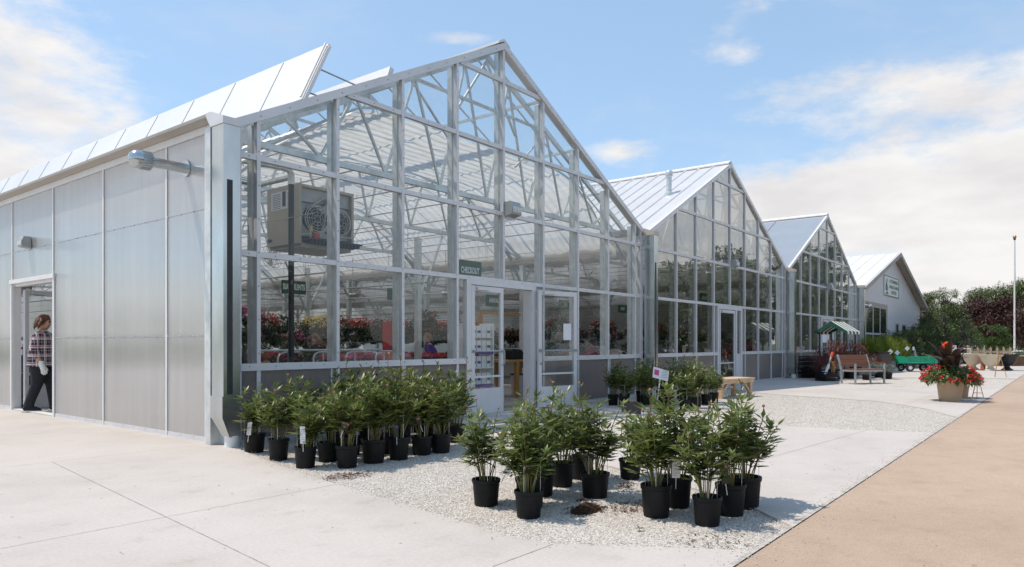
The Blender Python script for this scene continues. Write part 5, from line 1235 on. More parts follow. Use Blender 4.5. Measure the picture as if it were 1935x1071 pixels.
awn('awning_stripe', 'awn_white', 0); awn('awning_stripe', 'awn_green', 1)
for x in (-.085, 1.725):
    m = MB(); m.prism([(-.10, 1.63), (.44, 1.99), (.44, 1.83), (-.10, 1.54)], x, x+.004, 'yz'); m.prism([(.44, 1.99), (.98, 1.63), (.98, 1.54), (.44, 1.83)], x, x+.004, 'yz'); m.build('valance', 'awn_green', t)
t = thing('paper_notice', 'white paper sheet taped on the far greenhouse door glass', 'notice', (25.9, -.03, 1.25)); m = MB(); m.box(0, 1.0, 0, .004, 0, .42); m.build('sheet', 'paper', t); m = MB(); [m.box(.1, .9, -.001, -.0002, .08+.07*i, .085+.07*i) for i in range(4)]; m.build('print', 'galv_dull', t)
def maple(loc, s, label):
    t = thing('red_maple', label, 'shrub', loc, random.uniform(0, 6)); t.scale = (s,)*3
    m = MB(); m.lathe([(.001, 0), (.15, 0), (.17, .26), (.15, .26)], 16); m.build('pot', 'black_plastic', t, True)
    st = MB(); rng = np.random.default_rng(int(loc[0]*10)); P = []; D = []
    for i in range(16):
        a = rng.uniform(0, 6.28); r = rng.uniform(.25, .62); zz = rng.uniform(.55, 1.0); e = np.array([r*math.cos(a), r*math.sin(a), zz]); k = np.array([0, 0, .25]); mid = np.array([e[0]*.45, e[1]*.45, zz*1.0])
        pts = [(1-s)**2*k+2*s*(1-s)*mid+s*s*e for s in np.linspace(0, 1, 6)]; st.tube(pts, [.012, .01, .008, .006, .005, .003], 5)
        for q in pts[2:]:
            for j in range(22): P.append(q+rng.normal(0, .075, 3)); D.append(rng.normal(0, 1, 3)+np.array([0, 0, -.8]))
    st.build('branch', 'trunk', t); n = len(P); V, F = leaflets(np.array(P), np.array(D), rng.uniform(.05, .1, n), rng.uniform(.014, .026, n), .1, .5); obj('foliage', fast_mesh('foliage', V, F, 'maple_leaf'), t)
maple((21.2, -1.55, .0), 1.2, 'weeping red-leaved maple in a pot in front of the awning cart'); maple((22.1, -1.95, 0), 1.25, 'second weeping red-leaved maple, behind the teak bench back'); maple((20.4, -1.35, 0), .8, 'smallest red-leaved maple beside the crates')
def needle_shrub(n, rad, ln, mat, name, parent, c, seed, wd=.18, up=.35, shell=.35):
    rng = np.random.default_rng(seed); D = rand_dirs(n, -.25, 1, rng); P = D*rng.uniform(shell, 1, n)[:, None]*np.array(rad)+np.array(c); dd = D+rng.normal(0, .35, (n, 3))+np.array([0, 0, up])
    L_ = rng.uniform(.6, 1.3, n)*ln; V, F = leaflets(P, dd, L_, L_*wd, .1, .0); return obj(name, fast_mesh(name, V, F, mat), parent)
SPR = None
for i, (x, y, s, l) in enumerate(((22.55, -3.0, 1.0, 'blue spruce globe in a black pot nearest the green wagon'), (23.4, -2.6, .95, 'blue spruce globe in a black pot second from the wagon'), (24.4, -2.1, .95, 'blue spruce globe seen through the bench end'), (24.9, -1.6, 1.0, 'blue spruce globe behind the bench back'), (25.6, -1.75, 1.0, 'tallest blue spruce globe raised behind the bench'), (21.4, -2.6, .8, 'blue spruce globe in a black pot under the bench'))):
    if SPR is None:
        t = SPR = thing('blue_spruce', l, 'shrub', (x, y, -.016), 0, 'potted globe spruces')
        m = MB(); m.lathe([(.001, 0), (.15, 0), (.185, .24), (.19, .25), (.17, .25)], 18); m.build('pot', 'black_plastic', t, True)
        needle_shrub(1500, (.37, .37, .22), .06, 'spruce_leaf', 'foliage', t, (0, 0, .27), 5, .3)
        s_ = MB(); s_.tube([(0, 0, .1), (0, 0, .4)], .02, 6); s_.build('stem', 'trunk', t); t.scale = (s,)*3
    else: dup(SPR, (x, y, -.016 if i != 4 else .18), i*1.1, l, None, s)
t = thing('plant_stand', 'low dark stand lifting the tallest blue spruce behind the bench', 'stand', (25.6, -1.75, -.016)); m = MB(); m.lathe([(.001, 0), (.2, 0), (.2, .19), (.001, .19)], 12); m.build('block', 'wood_dark', t); m = MB(); m.lathe([(.205, .15), (.22, .16), (.205, .19)], 12); m.build('lip', 'wood_dark', t)
t = thing('timber_stake', 'short pale timber post end beside the black crates', 'post', (20.7, -1.75, -.016)); m = MB(); m.box(0, .12, 0, .1, .12, .62); m.build('post', 'wood_honey', t); m = MB(); m.box(-.06, .24, -.05, .2, 0, .119); m.build('block', 'stone_cream', t)
t = thing('garden_urn', 'large round bronze-brown glazed urn behind the spruce pots', 'urn', (28.3, -1.75, 0)); m = MB(); m.lathe([(.001, 0), (.20, 0), (.24, .03), (.34, .22), (.40, .45), (.39, .62), (.31, .76), (.30, .80), (.36, .84), (.35, .86), (.28, .84), (.27, .7)], 36); m.build('urn', 'bronze', t, True)
m = MB(); m.lathe([(.001, .70), (.28, .70)], 20); m.build('soil', 'soil', t)
t = thing('urn_pedestal', 'low pale block under nothing', 'x'); bpy.data.objects.remove(t)
for i, (x, y, r, h, l) in enumerate(((29.0, -1.15, .62, 1.5, 'leftmost golden mop cypress behind the brown urn'), (31.4, -1.3, .72, 1.55, 'middle golden mop cypress, the brightest and tallest'), (33.9, -1.35, .66, 1.45, 'right golden mop cypress behind the green wagon'))):
    t = thing('mop_cypress', l, 'shrub', (x, y, 0), i, 'golden mop cypresses'); needle_shrub(3600, (r, r, h*.62), .24, 'mop_leaf', 'foliage', t, (0, 0, h*.36), 20+i, .06, .6, .3)
    m = MB(); m.tube([(0, 0, 0), (0, 0, h*.6)], .03, 6); m.build('stem', 'trunk', t)
for x, y, z, l in ((29.3, -1.9, .86, 'white diamond tag on the left golden cypress'), (30.3, -2.0, .80, 'white diamond tag above the brown urn'), (32.4, -2.05, .98, 'white diamond tag on the middle golden cypress')):
    t = thing('price_tag', l, 'tag', (x, y, z), R(-45), 'white diamond tags'); m = MB(); m.prism([(-.13, 0), (0, -.12), (.13, 0), (0, .12)], 0, .004); m.build('card', 'paper', t); m = MB(); m.tube([(0, .006, 0), (0, .1, -.1)], .006, 4); m.build('tie', 'dark_metal', t)
t = thing('garden_wagon', 'green plastic mesh wagon on pneumatic tyres', 'wagon', (30.2, -2.75, 0), R(-50))
L_, Wd_ = 1.42, .70
b = MB()
for z in (.40, .44, .48, .52, .56, .60): b.box(-L_/2, L_/2, -Wd_/2, -Wd_/2+.02, z, z+.016); b.box(-L_/2, L_/2, Wd_/2-.02, Wd_/2, z, z+.016); b.box(-L_/2, -L_/2+.02, -Wd_/2+.0201, Wd_/2-.0201, z, z+.016); b.box(L_/2-.02, L_/2, -Wd_/2+.0201, Wd_/2-.0201, z, z+.016)
for i in range(19):
    x = -L_/2+.02+(L_-.04)*i/18; b.box(x-.010, x+.010, -Wd_/2-.004, -Wd_/2-.0002, .38, .62); b.box(x-.010, x+.010, Wd_/2+.0002, Wd_/2+.004, .38, .62)
for x in (-L_/2-.005, L_/2-.125):
    b.box(x, x+.13, -Wd_/2-.012, -Wd_/2-.0045, .36, .66); b.box(x, x+.13, Wd_/2+.0045, Wd_/2+.012, .36, .66)
b.box(-L_/2-.005, L_/2+.005, -Wd_/2-.012, -Wd_/2-.004, .625, .66); b.box(-L_/2, L_/2, -Wd_/2+.021, Wd_/2-.021, .36, .38); b.box(-L_/2-.01, -L_/2-.001, -Wd_/2-.01, Wd_/2+.01, .36, .66); b.box(L_/2+.001, L_/2+.01, -Wd_/2-.01, Wd_/2+.01, .36, .66)
b.build('mesh_tray', 'crate_green', t)
u = MB(); u.box(-.55, .55, -.03, .03, .30, .36); u.box(-.53, -.45, -.28, .28, .16, .20); u.box(.45, .53, -.28, .28, .16, .20); u.bar((-.49, 0, .2), (-.35, 0, .32), .05); u.bar((.49, 0, .2), (.35, 0, .32), .05); u.bar((.5, 0, .2), (.95, 0, .5), .03); u.build('chassis', 'dark_metal', t)
for x in (-.49, .49):
    for y in (-.34, .34):
        w = MB(); n = 18; w.lathe([(.085, -.045), (.15, -.05), (.17, -.03), (.17, .03), (.15, .05), (.085, .045)], 24); o = w.build('wheel', 'black_rubber', t, True); o.rotation_euler = (R(90), 0, 0); o.location = (x, y, .17)
        r = MB(); r.lathe([(.0, -.02), (.03, -.045), (.05, -.025), (.085, -.046), (.085, .046), (.05, .025), (0, .03)], 20); q = r.build('rim', 'white_plastic', o, True)
        q.parent = o
t = thing('info_stake', 'small blue-white information card on a stake beside the green wagon', 'sign', (31.8, -2.4, 0)); m = MB(); m.tube([(0, .02, 0), (0, .02, .98)], .012, 6); m.build('stake', 'dark_metal', t); m = MB(); m.box(-.18, .22, 0, .012, .90, 1.06); m.build('card', 'paper', t)

# planters with cannas and red begonias
def planter(loc, r, h, label, canna=True, seed=1):
    t = thing('flower_planter', label, 'planter', loc, 0, 'tan planters of red flowers')
    m = MB(); m.lathe([(.001, 0), (r*.74, 0), (r*.76, .02), (r*.97, h*.88), (r*1.0, h*.89), (r*1.02, h*.98), (r, h), (r*.93, h), (r*.9, h*.85)], 40); m.build('pot', 'terracotta_pot', t, True)
    m = MB(); m.lathe([(.001, h*.9), (r*.92, h*.86)], 24); m.build('soil', 'soil', t)
    rng = np.random.default_rng(seed); n = 1100; dr = rand_dirs(n, -.45, 1, rng); q = rng.uniform(.55, 1, n)[:, None]; RX = r*1.95
    P = dr*q*np.array([RX, RX, .20])+np.array([0, 0, h+.04]); P[:, 2] -= .10*(np.hypot(P[:, 0], P[:, 1])/RX)**2; D = dr*np.array([1, 1, .6])+rng.normal(0, .55, (n, 3)); L2 = rng.uniform(.06, .125, n); V, F = leaflets(P, D, L2, L2*.55, .2, .45); obj('foliage', fast_mesh('foliage', V, F, 'begonia_leaf'), t)
    k = 85 if canna else 40; dr = rand_dirs(k, -.30, .95, rng)
    st = MB()
    for i in range(k):
        c = dr[i]*np.array([RX, RX, .21])*rng.uniform(.95, 1.08)+np.array([0, 0, h+.04]); c[2] -= .10*(math.hypot(c[0], c[1])/RX)**2
        obj('flower_cluster', blossom_mesh(7, tuple(c), (.035, .035, .03), rng.uniform(.018, .028), 'red_flower', 'flower_cluster', -.3, seed*100+i), t)
    if canna:
        D = []; P = []; LL = []; WW = []; st = MB()
        V = []; F = []
        for i in range(21):
            a_ = rng.uniform(0, 6.28); lean = rng.uniform(.12, .8); l = rng.uniform(.48, .72); w_ = l*rng.uniform(.24, .32); z0 = h+rng.uniform(.02, .16); b0 = np.array([rng.normal(0, .09), rng.normal(0, .09), z0])
            ax = np.array([math.cos(a_), math.sin(a_), 0]); sd = np.array([-math.sin(a_), math.cos(a_), 0]); kk = len(V); N_ = 9
            for q in range(N_):
                s = q/(N_-1); wd = w_*math.sin(math.pi*min(1, s*.93+.05))**.7*(1-.3*s); ang = lean*(.5+1.1*s); pos = b0+ax*(l*s*math.sin(ang))+np.array([0, 0, l*s*math.cos(ang*.9)])
                for e in (-1, -.5, 0, .5, 1): V.append(pos+sd*wd*.5*e+np.array([0, 0, 1.])*abs(e)*wd*.16-ax*abs(e)*wd*.10+ax*.006*math.sin(s*20)*abs(e))
            for q in range(N_-1):
                for e in range(4): F.append((kk+q*5+e, kk+q*5+e+1, kk+q*5+6+e, kk+q*5+5+e))
        me = fast_mesh('canna_leaf', V, F, 'canna_leaf'); me.polygons.foreach_set('use_smooth', [True]*len(me.polygons)); obj('canna_leaf', me, t)
        st.tube([(0, 0, h*.9), (.01, 0, h+.5)], .014, 6); st.build('canna_stem', 'canna_leaf', t)
        obj('canna_flower', blossom_mesh(22, (-.06, .05, h+.60), (.09, .09, .08), .042, 'orange_flower', 'canna_flower', -.9, 77), t)
    return t
planter((12.75, -6.0, .0), .27, .54, 'large tan planter of red begonias with bronze canna leaves at the road edge', True, 1)
planter((13.85, -6.05, .0), .21, .46, 'second tan planter of red flowers half hidden behind the canna planter', False, 2)
def easel(loc, rz, s, label, board=None):
    t = thing('timber_easel', label, 'easel', loc, rz, 'timber sign easels'); t.scale = (s,)*3
    for x in (-.25, .25): m = MB(); m.bar((x, -.05, 0), (x*.12, .10, 1.05), .035, .022); m.build('leg', 'wood_honey', t)
    m = MB(); m.bar((0, .48, 0), (0, .12, 1.0), .03, .02); m.build('rear_leg', 'wood_honey', t)
    m = MB(); m.bar((-.19, .0, .32), (.19, .0, .32), .03, .03); m.build('cross_rail', 'wood_honey', t)
    if board:
        m = MB(); m.prism([(-.2, 0), (.2, 0), (.12, .5), (-.12, .5)], 0, .012); o = m.build('panel', board, t); o.location = (0, .02, .05); o.rotation_euler = (R(-8), 0, 0)
easel((13.55, -6.42, 0), R(-80), .45, 'short timber easel leaning behind the canna planter'); easel((26.2, -6.0, 0), R(-60), .78, 'timber easel standing by the white urns at the road edge')
def urn(loc, s, mat, label, squat=False):
    t = thing('pedestal_urn', label, 'urn', loc, 0, 'pedestal urns'); t.scale = (s,)*3
    p = [(.001, 0), (.22, 0), (.22, .05), (.15, .09), (.10, .15), (.11, .20), (.24, .28), (.34, .42), (.40, .60), (.47, .66), (.48, .70), (.42, .70), (.36, .6)]
    m = MB(); m.lathe(p, 32); m.build('urn', mat, t, True); m = MB(); m.lathe([(.001, .62), (.38, .62)], 20); m.build('soil', 'soil', t)
urn((34.2, -4.45, 0), 1.05, 'stone_cream', 'cream cast-stone pedestal urn, the left one of the pair'); urn((33.2, -5.2, 0), 1.02, 'stone_cream', 'cream cast-stone pedestal urn, the right one behind the easel'); urn((34.0, -5.75, 0), 1.05, 'dark_metal', 'black pedestal urn right of the cream urns')
t = thing('terracotta_fountain', 'rust-red curved terracotta ornament between the two cream urns', 'ornament', (33.6, -4.95, 0)); m = MB(); m.prism([(-.35, 0), (.35, 0), (.38, .2), (.25, .5), (.02, .62), (-.25, .55), (-.30, .3)], 0, .14); m.build('shell', 'terracotta', t); m = MB(); m.box(-.4, .4, -.05, .2, -.0, .05); m.build('base', 'terracotta', t)
t = thing('picket_fence', 'short pale picket fence panel behind the urns', 'fence', (41.0, -4.62, 0), R(-70))
m = MB(); m.box(-.95, .95, 0, .04, .28, .37); m.box(-.95, .95, 0, .04, .72, .81); m.build('rail', 'wood_fence', t)
for i in range(7): x = -.9+.3*i; m = MB(); m.prism([(x-.05, .1), (x+.05, .1), (x+.05, .88), (x+.065, .92), (x, 1.04), (x-.065, .92), (x-.05, .88)], -.022, -.001); m.build('picket', 'wood_fence', t)
t = thing('fence_post', 'lone pale timber post left of the picket fence', 'post', (41.5, -3.55, 0)); m = MB(); m.box(-.06, .06, -.06, .06, 0, 1.05); m.build('post', 'wood_fence', t); m = MB(); m.lathe([(.1, 1.05), (.001, 1.12)], 4); m.build('cap', 'wood_fence', t)
t = thing('sale_sign', 'white Sale sign on a white frame behind the cannas', 'sign', (36.6, -3.35, 0), R(-52)); m = MB(); m.box(-.22, .22, 0, .02, .78, 1.12); m.build('board', 'paper', t); text_mesh('lettering', 'Sale', .15, 'dark_metal', t, (0, -.003, 1.0), (R(90), 0, 0)); m = MB(); m.box(-.22, .22, -.004, -.0005, .78, .88); m.build('picture', 'wood_fence', t); m = MB(); m.box(-.23, -.2, 0, .03, 0, .78); m.box(.2, .23, 0, .03, 0, .78); m.build('leg', 'white_plastic', t)
t = thing('white_rack', 'white tube rack beside the Sale sign', 'rack', (38.0, -3.55, 0), R(-52)); m = MB(); m.tube([(-.5, 0, 0), (-.5, 0, .95), (.5, 0, .95), (.5, 0, 0)], .03, 8); m.tube([(-.5, 0, .7), (.5, 0, .7)], .02, 8); m.build('frame', 'white_plastic', t, True); m = MB(); m.box(-.5, .5, -.1, .2, .66, .68); m.build('shelf', 'white_plastic', t)
t = thing('display_table', 'dark low display table behind the cannas', 'table', (36.0, -2.6, 0), R(-40)); m = MB(); m.box(-.9, .9, -.4, .4, .46, .52); m.build('table_top', 'wood_dark', t)
for x in (-.8, .8):
    for y in (-.33, .33): m = MB(); m.box(x-.04, x+.04, y-.04, y+.04, 0, .46); m.build('leg', 'wood_dark', t)
t = thing('raised_bed', 'long brown timber raised bed at the right edge', 'planter box', (42.5, -5.6, 0), R(-50)); m = MB(); m.box(-1.2, 1.2, -.5, .5, 0, .5); m.build('box', 'wood_dark', t); m = MB(); m.box(-1.25, 1.25, -.55, .55, .5, .56); m.build('rim', 'wood_fence', t)
t = thing('flagpole', 'tall white flagpole with a gold ball at the right edge', 'flagpole', (66.0, -4.4, 0)); m = MB(); m.tube([(0, 0, 0), (0, 0, 9.75)], [.085, .05], 12); m.build('pole', 'alu_white', t, True); m = MB(); m.sphere((0, 0, 9.9), .14); m.build('ball', 'brass', t, True); m = MB(); m.tube([(.09, 0, 1.2), (.075, 0, 9.6)], .012, 4); m.build('halyard', 'white_plastic', t); m = MB(); m.sphere((0, 0, 9.72), .1); m.build('truck', 'dark_metal', t, True)
for i, (x, y, l) in enumerate(((62, -2.1, 'white plastic-wrapped pallet behind the lone post'), (63.5, -2.9, 'second white plastic-wrapped pallet under the purple trees'), (62.0, -4.9, 'white wrapped pallet right of the flagpole'))):
    t = thing('wrapped_pallet', l, 'pallet', (x, y, 0), R(-40), 'wrapped pallets'); t.scale = (.8, .8, .8 if i < 2 else .5)
    for r in range(4):
        b = MB(); b.sphere((0, 0, .28+.3*r), 1, 14, 7, (.85, .55, .20)); b.build('sack', 'white_plastic', t, True)
    b = MB(); b.box(-.8, .8, -.5, .5, 0, .12); b.build('pallet', 'wood_dark', t)

# ------------------------------------------------------------------ people
def skin_mesh(name, V, Ed, Rr, mat, parent, sub=2, root=0):
    me = bpy.data.meshes.new(name); me.from_pydata([tuple(v) for v in V], Ed, []); o = bpy.data.objects.new(name, me); C.objects.link(o)
    md = o.modifiers.new('skin', 'SKIN'); md.use_smooth_shade = True; sm = o.modifiers.new('sub', 'SUBSURF'); sm.levels = sub; sm.render_levels = sub
    for i, r in enumerate(Rr):
        s = me.skin_vertices[0].data[i]; s.radius = (r, r) if isinstance(r, (int, float)) else r; s.use_root = (i == root)
    dg = bpy.context.evaluated_depsgraph_get(); m2 = bpy.data.meshes.new_from_object(o.evaluated_get(dg)); m2.name = name
    bpy.data.objects.remove(o); m2.materials.clear(); m2.materials.append(M[mat]); m2.polygons.foreach_set('use_smooth', [True]*len(m2.polygons))
    return obj(name, m2, parent)
def loft(name, rings, mat, parent, n=20, cap=True):
    V = []; 
    for (cx, cy, cz, rx, ry) in rings: V += [(cx+rx*math.cos(2*math.pi*k/n), cy+ry*math.sin(2*math.pi*k/n), cz) for k in range(n)]
    F = [(i*n+k, i*n+(k+1) % n, (i+1)*n+(k+1) % n, (i+1)*n+k) for i in range(len(rings)-1) for k in range(n)]
    if cap: F += [tuple(range(n)), tuple((len(rings)-1)*n+k for k in range(n))]
    m = MB(); m.add(V, F); return m.build(name, mat, parent, True)
def hair_mesh(parent, c, mat, length=.2, seed=1, back=-.03):
    # many short locks over the skull, falling at the back
    rng = np.random.default_rng(seed); m = MB()
    for i in range(120):
        a = rng.uniform(0, 6.28); z = rng.uniform(-.25, 1); r = math.sqrt(1-z*z); fx = r*math.cos(a)
        if fx > .55 and z < .55: continue
        p0 = Vector((c[0]+.092*fx-.008, c[1]+.076*r*math.sin(a), c[2]+.112*z+.012)); d = Vector((fx*.3-.12, r*math.sin(a)*.5, -.7+z*.3)).normalized()
        l = length*rng.uniform(.5, 1.0)*(1.0 if fx < .2 else .45); p1 = p0+Vector((fx*.015, r*math.sin(a)*.015, .004))+d*l*.45; p2 = p0+d*l+Vector((back*.3, 0, -.02))
        m.tube([p0, p1, p2], [.020, .019, .005], 6)
    m.sphere((c[0]-.014, c[1], c[2]+.018), 1, 16, 10, (.096, .082, .112)); return m.build('hair', mat, parent, True)
def person(label, loc, rz, shirt, trousers, hair, group=None, stride=.2, lean=0.0, s=1.0, hair_len=.16, glove=False, reach=.2, sleeve=True, seed=1, stout=1.0):
    t = thing('person', label, 'person', loc, rz, group); t.scale = (s,)*3
    lx = lean; H = 1.56
    hip = (0, 0, .92); chest = (lx*.7, 0, 1.28); neck = (lx, 0, 1.44); head = (lx+.045, 0, 1.575)
    V = [hip, (lx*.3, 0, 1.08), chest, (lx*.95, 0, 1.40), neck, (lx+.03, 0, 1.52), (lx+.035, 0, 1.60), (lx+.03, 0, 1.665)]
    E_ = [(i, i+1) for i in range(7)]; Rr = [(.15*stout, .12), (.13*stout, .11), (.15*stout, .11), (.085, .07), .05, (.068, .078), (.076, .09), (.055, .065)]
    V += [(lx+.115, 0, 1.575)]; E_ += [(5, 8)]; Rr += [.016]                                       # nose
    def leg(y, fx):
        k = len(V); V.extend([(0, y*.9, .86), (fx*.45+.04, y, .48), (fx, y, .09), (fx+.14, y, .045)]); E_.extend([(0, k), (k, k+1), (k+1, k+2), (k+2, k+3)]); Rr.extend([.10*stout, .062, .042, .034])
    leg(.10, stride); leg(-.10, -stride)
    def arm(y, ex, hx, hz):
        k = len(V); sg = 1 if y > 0 else -1
        V.extend([(lx*.9, y*.85, 1.36), (lx*.8+ex, y*1.12, 1.10), (lx*.8+hx, y*1.10, hz), (lx*.8+hx+.03, y*1.08, hz-.07)]); E_.extend([(3, k), (k, k+1), (k+1, k+2), (k+2, k+3)]); Rr.extend([.055, .042, .030, (.036, .020)])
        base = np.array([lx*.8+hx+.035, y*1.08, hz-.08])
        for q, (off, l) in enumerate(((-.026, .065), (-.009, .078), (.009, .075), (.025, .058))):
            kk = len(V); V.extend([tuple(base+[off, 0, -.012]), tuple(base+[off*1.2, -sg*.006, -.012-l*.55]), tuple(base+[off*1.15, -sg*.022, -.012-l])]); E_.extend([(k+3, kk), (kk, kk+1), (kk+1, kk+2)]); Rr.extend([.0085, .008, .006])
        kk = len(V); V.extend([tuple(base+[.030, -sg*.012, .02]), tuple(base+[.048, -sg*.026, -.025])]); E_.extend([(k+3, kk), (kk, kk+1)]); Rr.extend([.010, .007])
    arm(.19*stout, -.03+reach*.3, reach, .86+abs(reach)*.6); arm(-.19*stout, -.04, .07, .84)
    body = skin_mesh('body', V, E_, Rr, 'skin', t, 2)
    f = MB()
    for y in (-.03, .03): f.sphere((lx+.104, y, 1.60), .011, 8, 5)
    f.build('eyes', 'dark_metal', t, True); f = MB(); f.sphere((lx+.103, 0, 1.535), 1, 8, 5, (.008, .024, .006)); f.build('mouth', 'pink_cloth', t, True)
    for y in (-.078, .078): f = MB(); f.sphere((lx+.02, y, 1.585), 1, 8, 6, (.018, .010, .03)); f.build('ear', 'skin', t, True)
    st = stout
    sh = loft('shirt', [(0, 0, .80, .19*st, .215*st), (.0, 0, .84, .192*st, .217*st), (lx*.2, 0, .95, .185*st, .21*st), (lx*.4, 0, 1.10, .172*st, .195*st), (lx*.65, 0, 1.25, .168*st, .205*st), (lx*.85, 0, 1.36, .130*st, .205*st), (lx*.95, 0, 1.415, .085, .12), (lx, 0, 1.45, .058, .066)], shirt, t, 26)
    for sg, ex, hx, hz in ((1, -.03+reach*.3, reach, .86+abs(reach)*.6), (-1, -.04, .07, .84)):
        y = .19*st*sg; m = MB(); k = .45 if sleeve else .0
        p0, p1, p2 = Vector((lx*.9, y*.75, 1.375)), Vector((lx*.8+ex, y*1.12, 1.10)), Vector((lx*.8+hx, y*1.10, hz))
        pe = p1.lerp(p2, .55) if sleeve else p0.lerp(p1, .55)
        m.tube([p0, p0.lerp(p1, .3), p1, pe] if sleeve else [p0, p0.lerp(p1, .3), pe], [.075, .078, .068, .062] if sleeve else [.075, .078, .07], 14); m.build('sleeve', shirt, t, True)
    def tro(y, fx):
        m = MB(); m.tube([(0, y*.85, .93), (.005, y*.95, .80), (fx*.45+.04, y, .48), (fx*.8+.01, y, .24), (fx-.005, y, .075)], [.125*st, .122*st, .092, .080, .078], 16); m.build('trouser_leg', trousers, t, True)
        m = MB(); m.tube([(fx-.075, y, .04), (fx-.05, y, .055), (fx+.03, y, .06), (fx+.13, y, .045), (fx+.20, y, .032)], [.028, .048, .05, .044, .022], 12); so_ = m.build('shoe', 'dark_cloth', t, True)
        m = MB(); m.prism([(fx-.10, y-.042), (fx+.05, y-.045), (fx+.2, y-.035), (fx+.22, y), (fx+.2, y+.035), (fx+.05, y+.045), (fx-.10, y+.042)], .0, .022, 'xy'); m.build('sole', 'white_plastic', so_)
    tro(.10, stride); tro(-.10, -stride)
    if glove:
        g_ = MB(); b = Vector((lx*.8+.07, -.19*st*1.10, .84)); g_.tube([b+Vector((0, 0, .06)), b, b+Vector((.03, 0, -.07)), b+Vector((.037, 0, -.115))], [.040, .042, .048, .040], 12)
        for off, l in ((-.032, .07), (-.011, .085), (.012, .082), (.034, .062)): q = b+Vector((.037+off, .0, -.10)); g_.tube([q, q+Vector((off*.2, .01, -l*.55)), q+Vector((off*.1, .03, -l))], [.014, .013, .009], 8)
        q = b+Vector((.062, .012, -.05)); g_.tube([q, q+Vector((.022, .014, -.045)), q+Vector((.022, .02, -.07))], [.014, .013, .009], 8); g_.build('glove', 'sign_white', t, True)
    hair_mesh(t, (lx+.025, 0, 1.60), hair, hair_len, seed); return t
person('woman in a plaid shirt and dark trousers with white gloves stepping through the side doorway', (.02, 6.42, .006), R(-40), 'plaid', 'dark_cloth', 'hair_auburn', None, .17, .03, 1.0, .15, True, .22, True, 3, 1.16)
person('shopper in a purple top bending over the flower benches', (9.55, 6.0, -.18), R(150), 'purple_cloth', 'dark_cloth', 'hair_blond', None, .05, .20, .98, .10, False, .35, True, 5)
person('dark-haired shopper beside the one in purple', (9.05, 7.0, -.14), R(100), 'dark_cloth', 'dark_cloth', 'hair_dark', None, .05, .10, .95, .12, False, .2, True, 6)
person('shopper with long brown hair and a dark jacket near the gas pipe', (5.7, 6.05, -.22), R(200), 'dark_cloth', 'dark_cloth', 'hair_auburn', None, .05, .18, .97, .36, False, .3, True, 8)
person('shopper in black bending left of the long-haired one', (4.75, 6.1, -.28), R(20), 'dark_cloth', 'dark_cloth', 'hair_dark', None, .05, .28, .95, .2, False, .3, True, 9)
person('shopper in a pink top seen right of the open door leaf', (15.9, 5.0, -.24), R(-60), 'pink_cloth', 'blue_cloth', 'hair_dark', None, .05, .22, .97, .2, False, .3, True, 10)

# ------------------------------------------------------------------ trees and shrubs beyond
def crown_mesh(name, mat, clumps, n, ln, wd, seed, droop=.2, up=.1):
    # clumps: (x, y, z, r) balls of leaves; leaves sit near each ball's skin with loose strays
    rng = np.random.default_rng(seed); w = np.array([c[3]**2 for c in clumps]); w = w/w.sum(); k = rng.choice(len(clumps), n, p=w); cl = np.array(clumps)
    D = rand_dirs(n, -1, 1, rng); r = np.where(rng.uniform(0, 1, n) < .12, rng.uniform(1.0, 1.35, n), rng.uniform(.45, 1.05, n)); P = cl[k, :3]+D*(cl[k, 3]*r)[:, None]*np.array([1, 1, .8])
    dd = D+rng.normal(0, .7, (n, 3))+np.array([0, 0, up]); L_ = rng.uniform(.6, 1.3, n)*ln; V, F = leaflets(P, dd, L_, L_*wd, .2, droop); return fast_mesh(name, V, F, mat)
def clumps_for(kind, h, w, seed):
    rng = np.random.default_rng(seed); c = []
    if kind == 'pine':
        for i in range(46):
            z = rng.uniform(.18, .97); rr = w*(1.02-.72*z**1.6)*math.sqrt(rng.uniform(.15, 1)); a = rng.uniform(0, 6.28); c.append((rr*math.cos(a), rr*math.sin(a), h*z, w*rng.uniform(.20, .34)*(1.1-.45*z)))
    elif kind == 'cone':
        for i in range(60):
            z = rng.uniform(.06, 1.0); rr = w*(1.0-z)*math.sqrt(rng.uniform(.3, 1)); a = rng.uniform(0, 6.28); c.append((rr*math.cos(a), rr*math.sin(a), h*z, w*(.12+.22*(1-z))))
    else:
        for i in range(40):
            d = rng.normal(0, 1, 3); d /= np.linalg.norm(d); q = rng.uniform(.35, 1)**.5; c.append((w*d[0]*q, w*d[1]*q, h*(.60+.36*d[2]*q), w*rng.uniform(.18, .34)))
    return c
TREES = {}
def tree(kind, key, name, label, cat, loc, h, w, mat, n, ln, wd, group=None, seed=1, trunk=.2):
    if key in TREES:
        src, h0 = TREES[key]; return dup(src, loc, random.uniform(0, 6.28), label, group, h/h0)
    t = thing(name, label, cat, loc, random.uniform(0, 6.28), group); cl = clumps_for(kind, h, w, seed); rng = np.random.default_rng(seed+50)
    m = MB(); m.tube([(0, 0, -.05), (.02*h, .01*h, h*.35), (-.01*h, .015*h, h*.62), (0, 0, h*.88)], [trunk, trunk*.8, trunk*.5, trunk*.15], 9); m.build('trunk', 'trunk', t, True)
    b = MB()
    for c in cl[::2]:
        z0 = max(h*.12, c[2]*(.55 if kind == 'round' else .82)); b.tube([(0, 0, z0), (c[0]*.5, c[1]*.5, (z0+c[2])/2+.03*h), c[:3]], [trunk*.3, trunk*.2, trunk*.06], 5)
    b.build('limb', 'trunk', t); obj('crown', crown_mesh('crown', mat, cl, n, ln, wd, seed), t); TREES[key] = (t, h); return t
pg = 'pine trees beyond the apron'
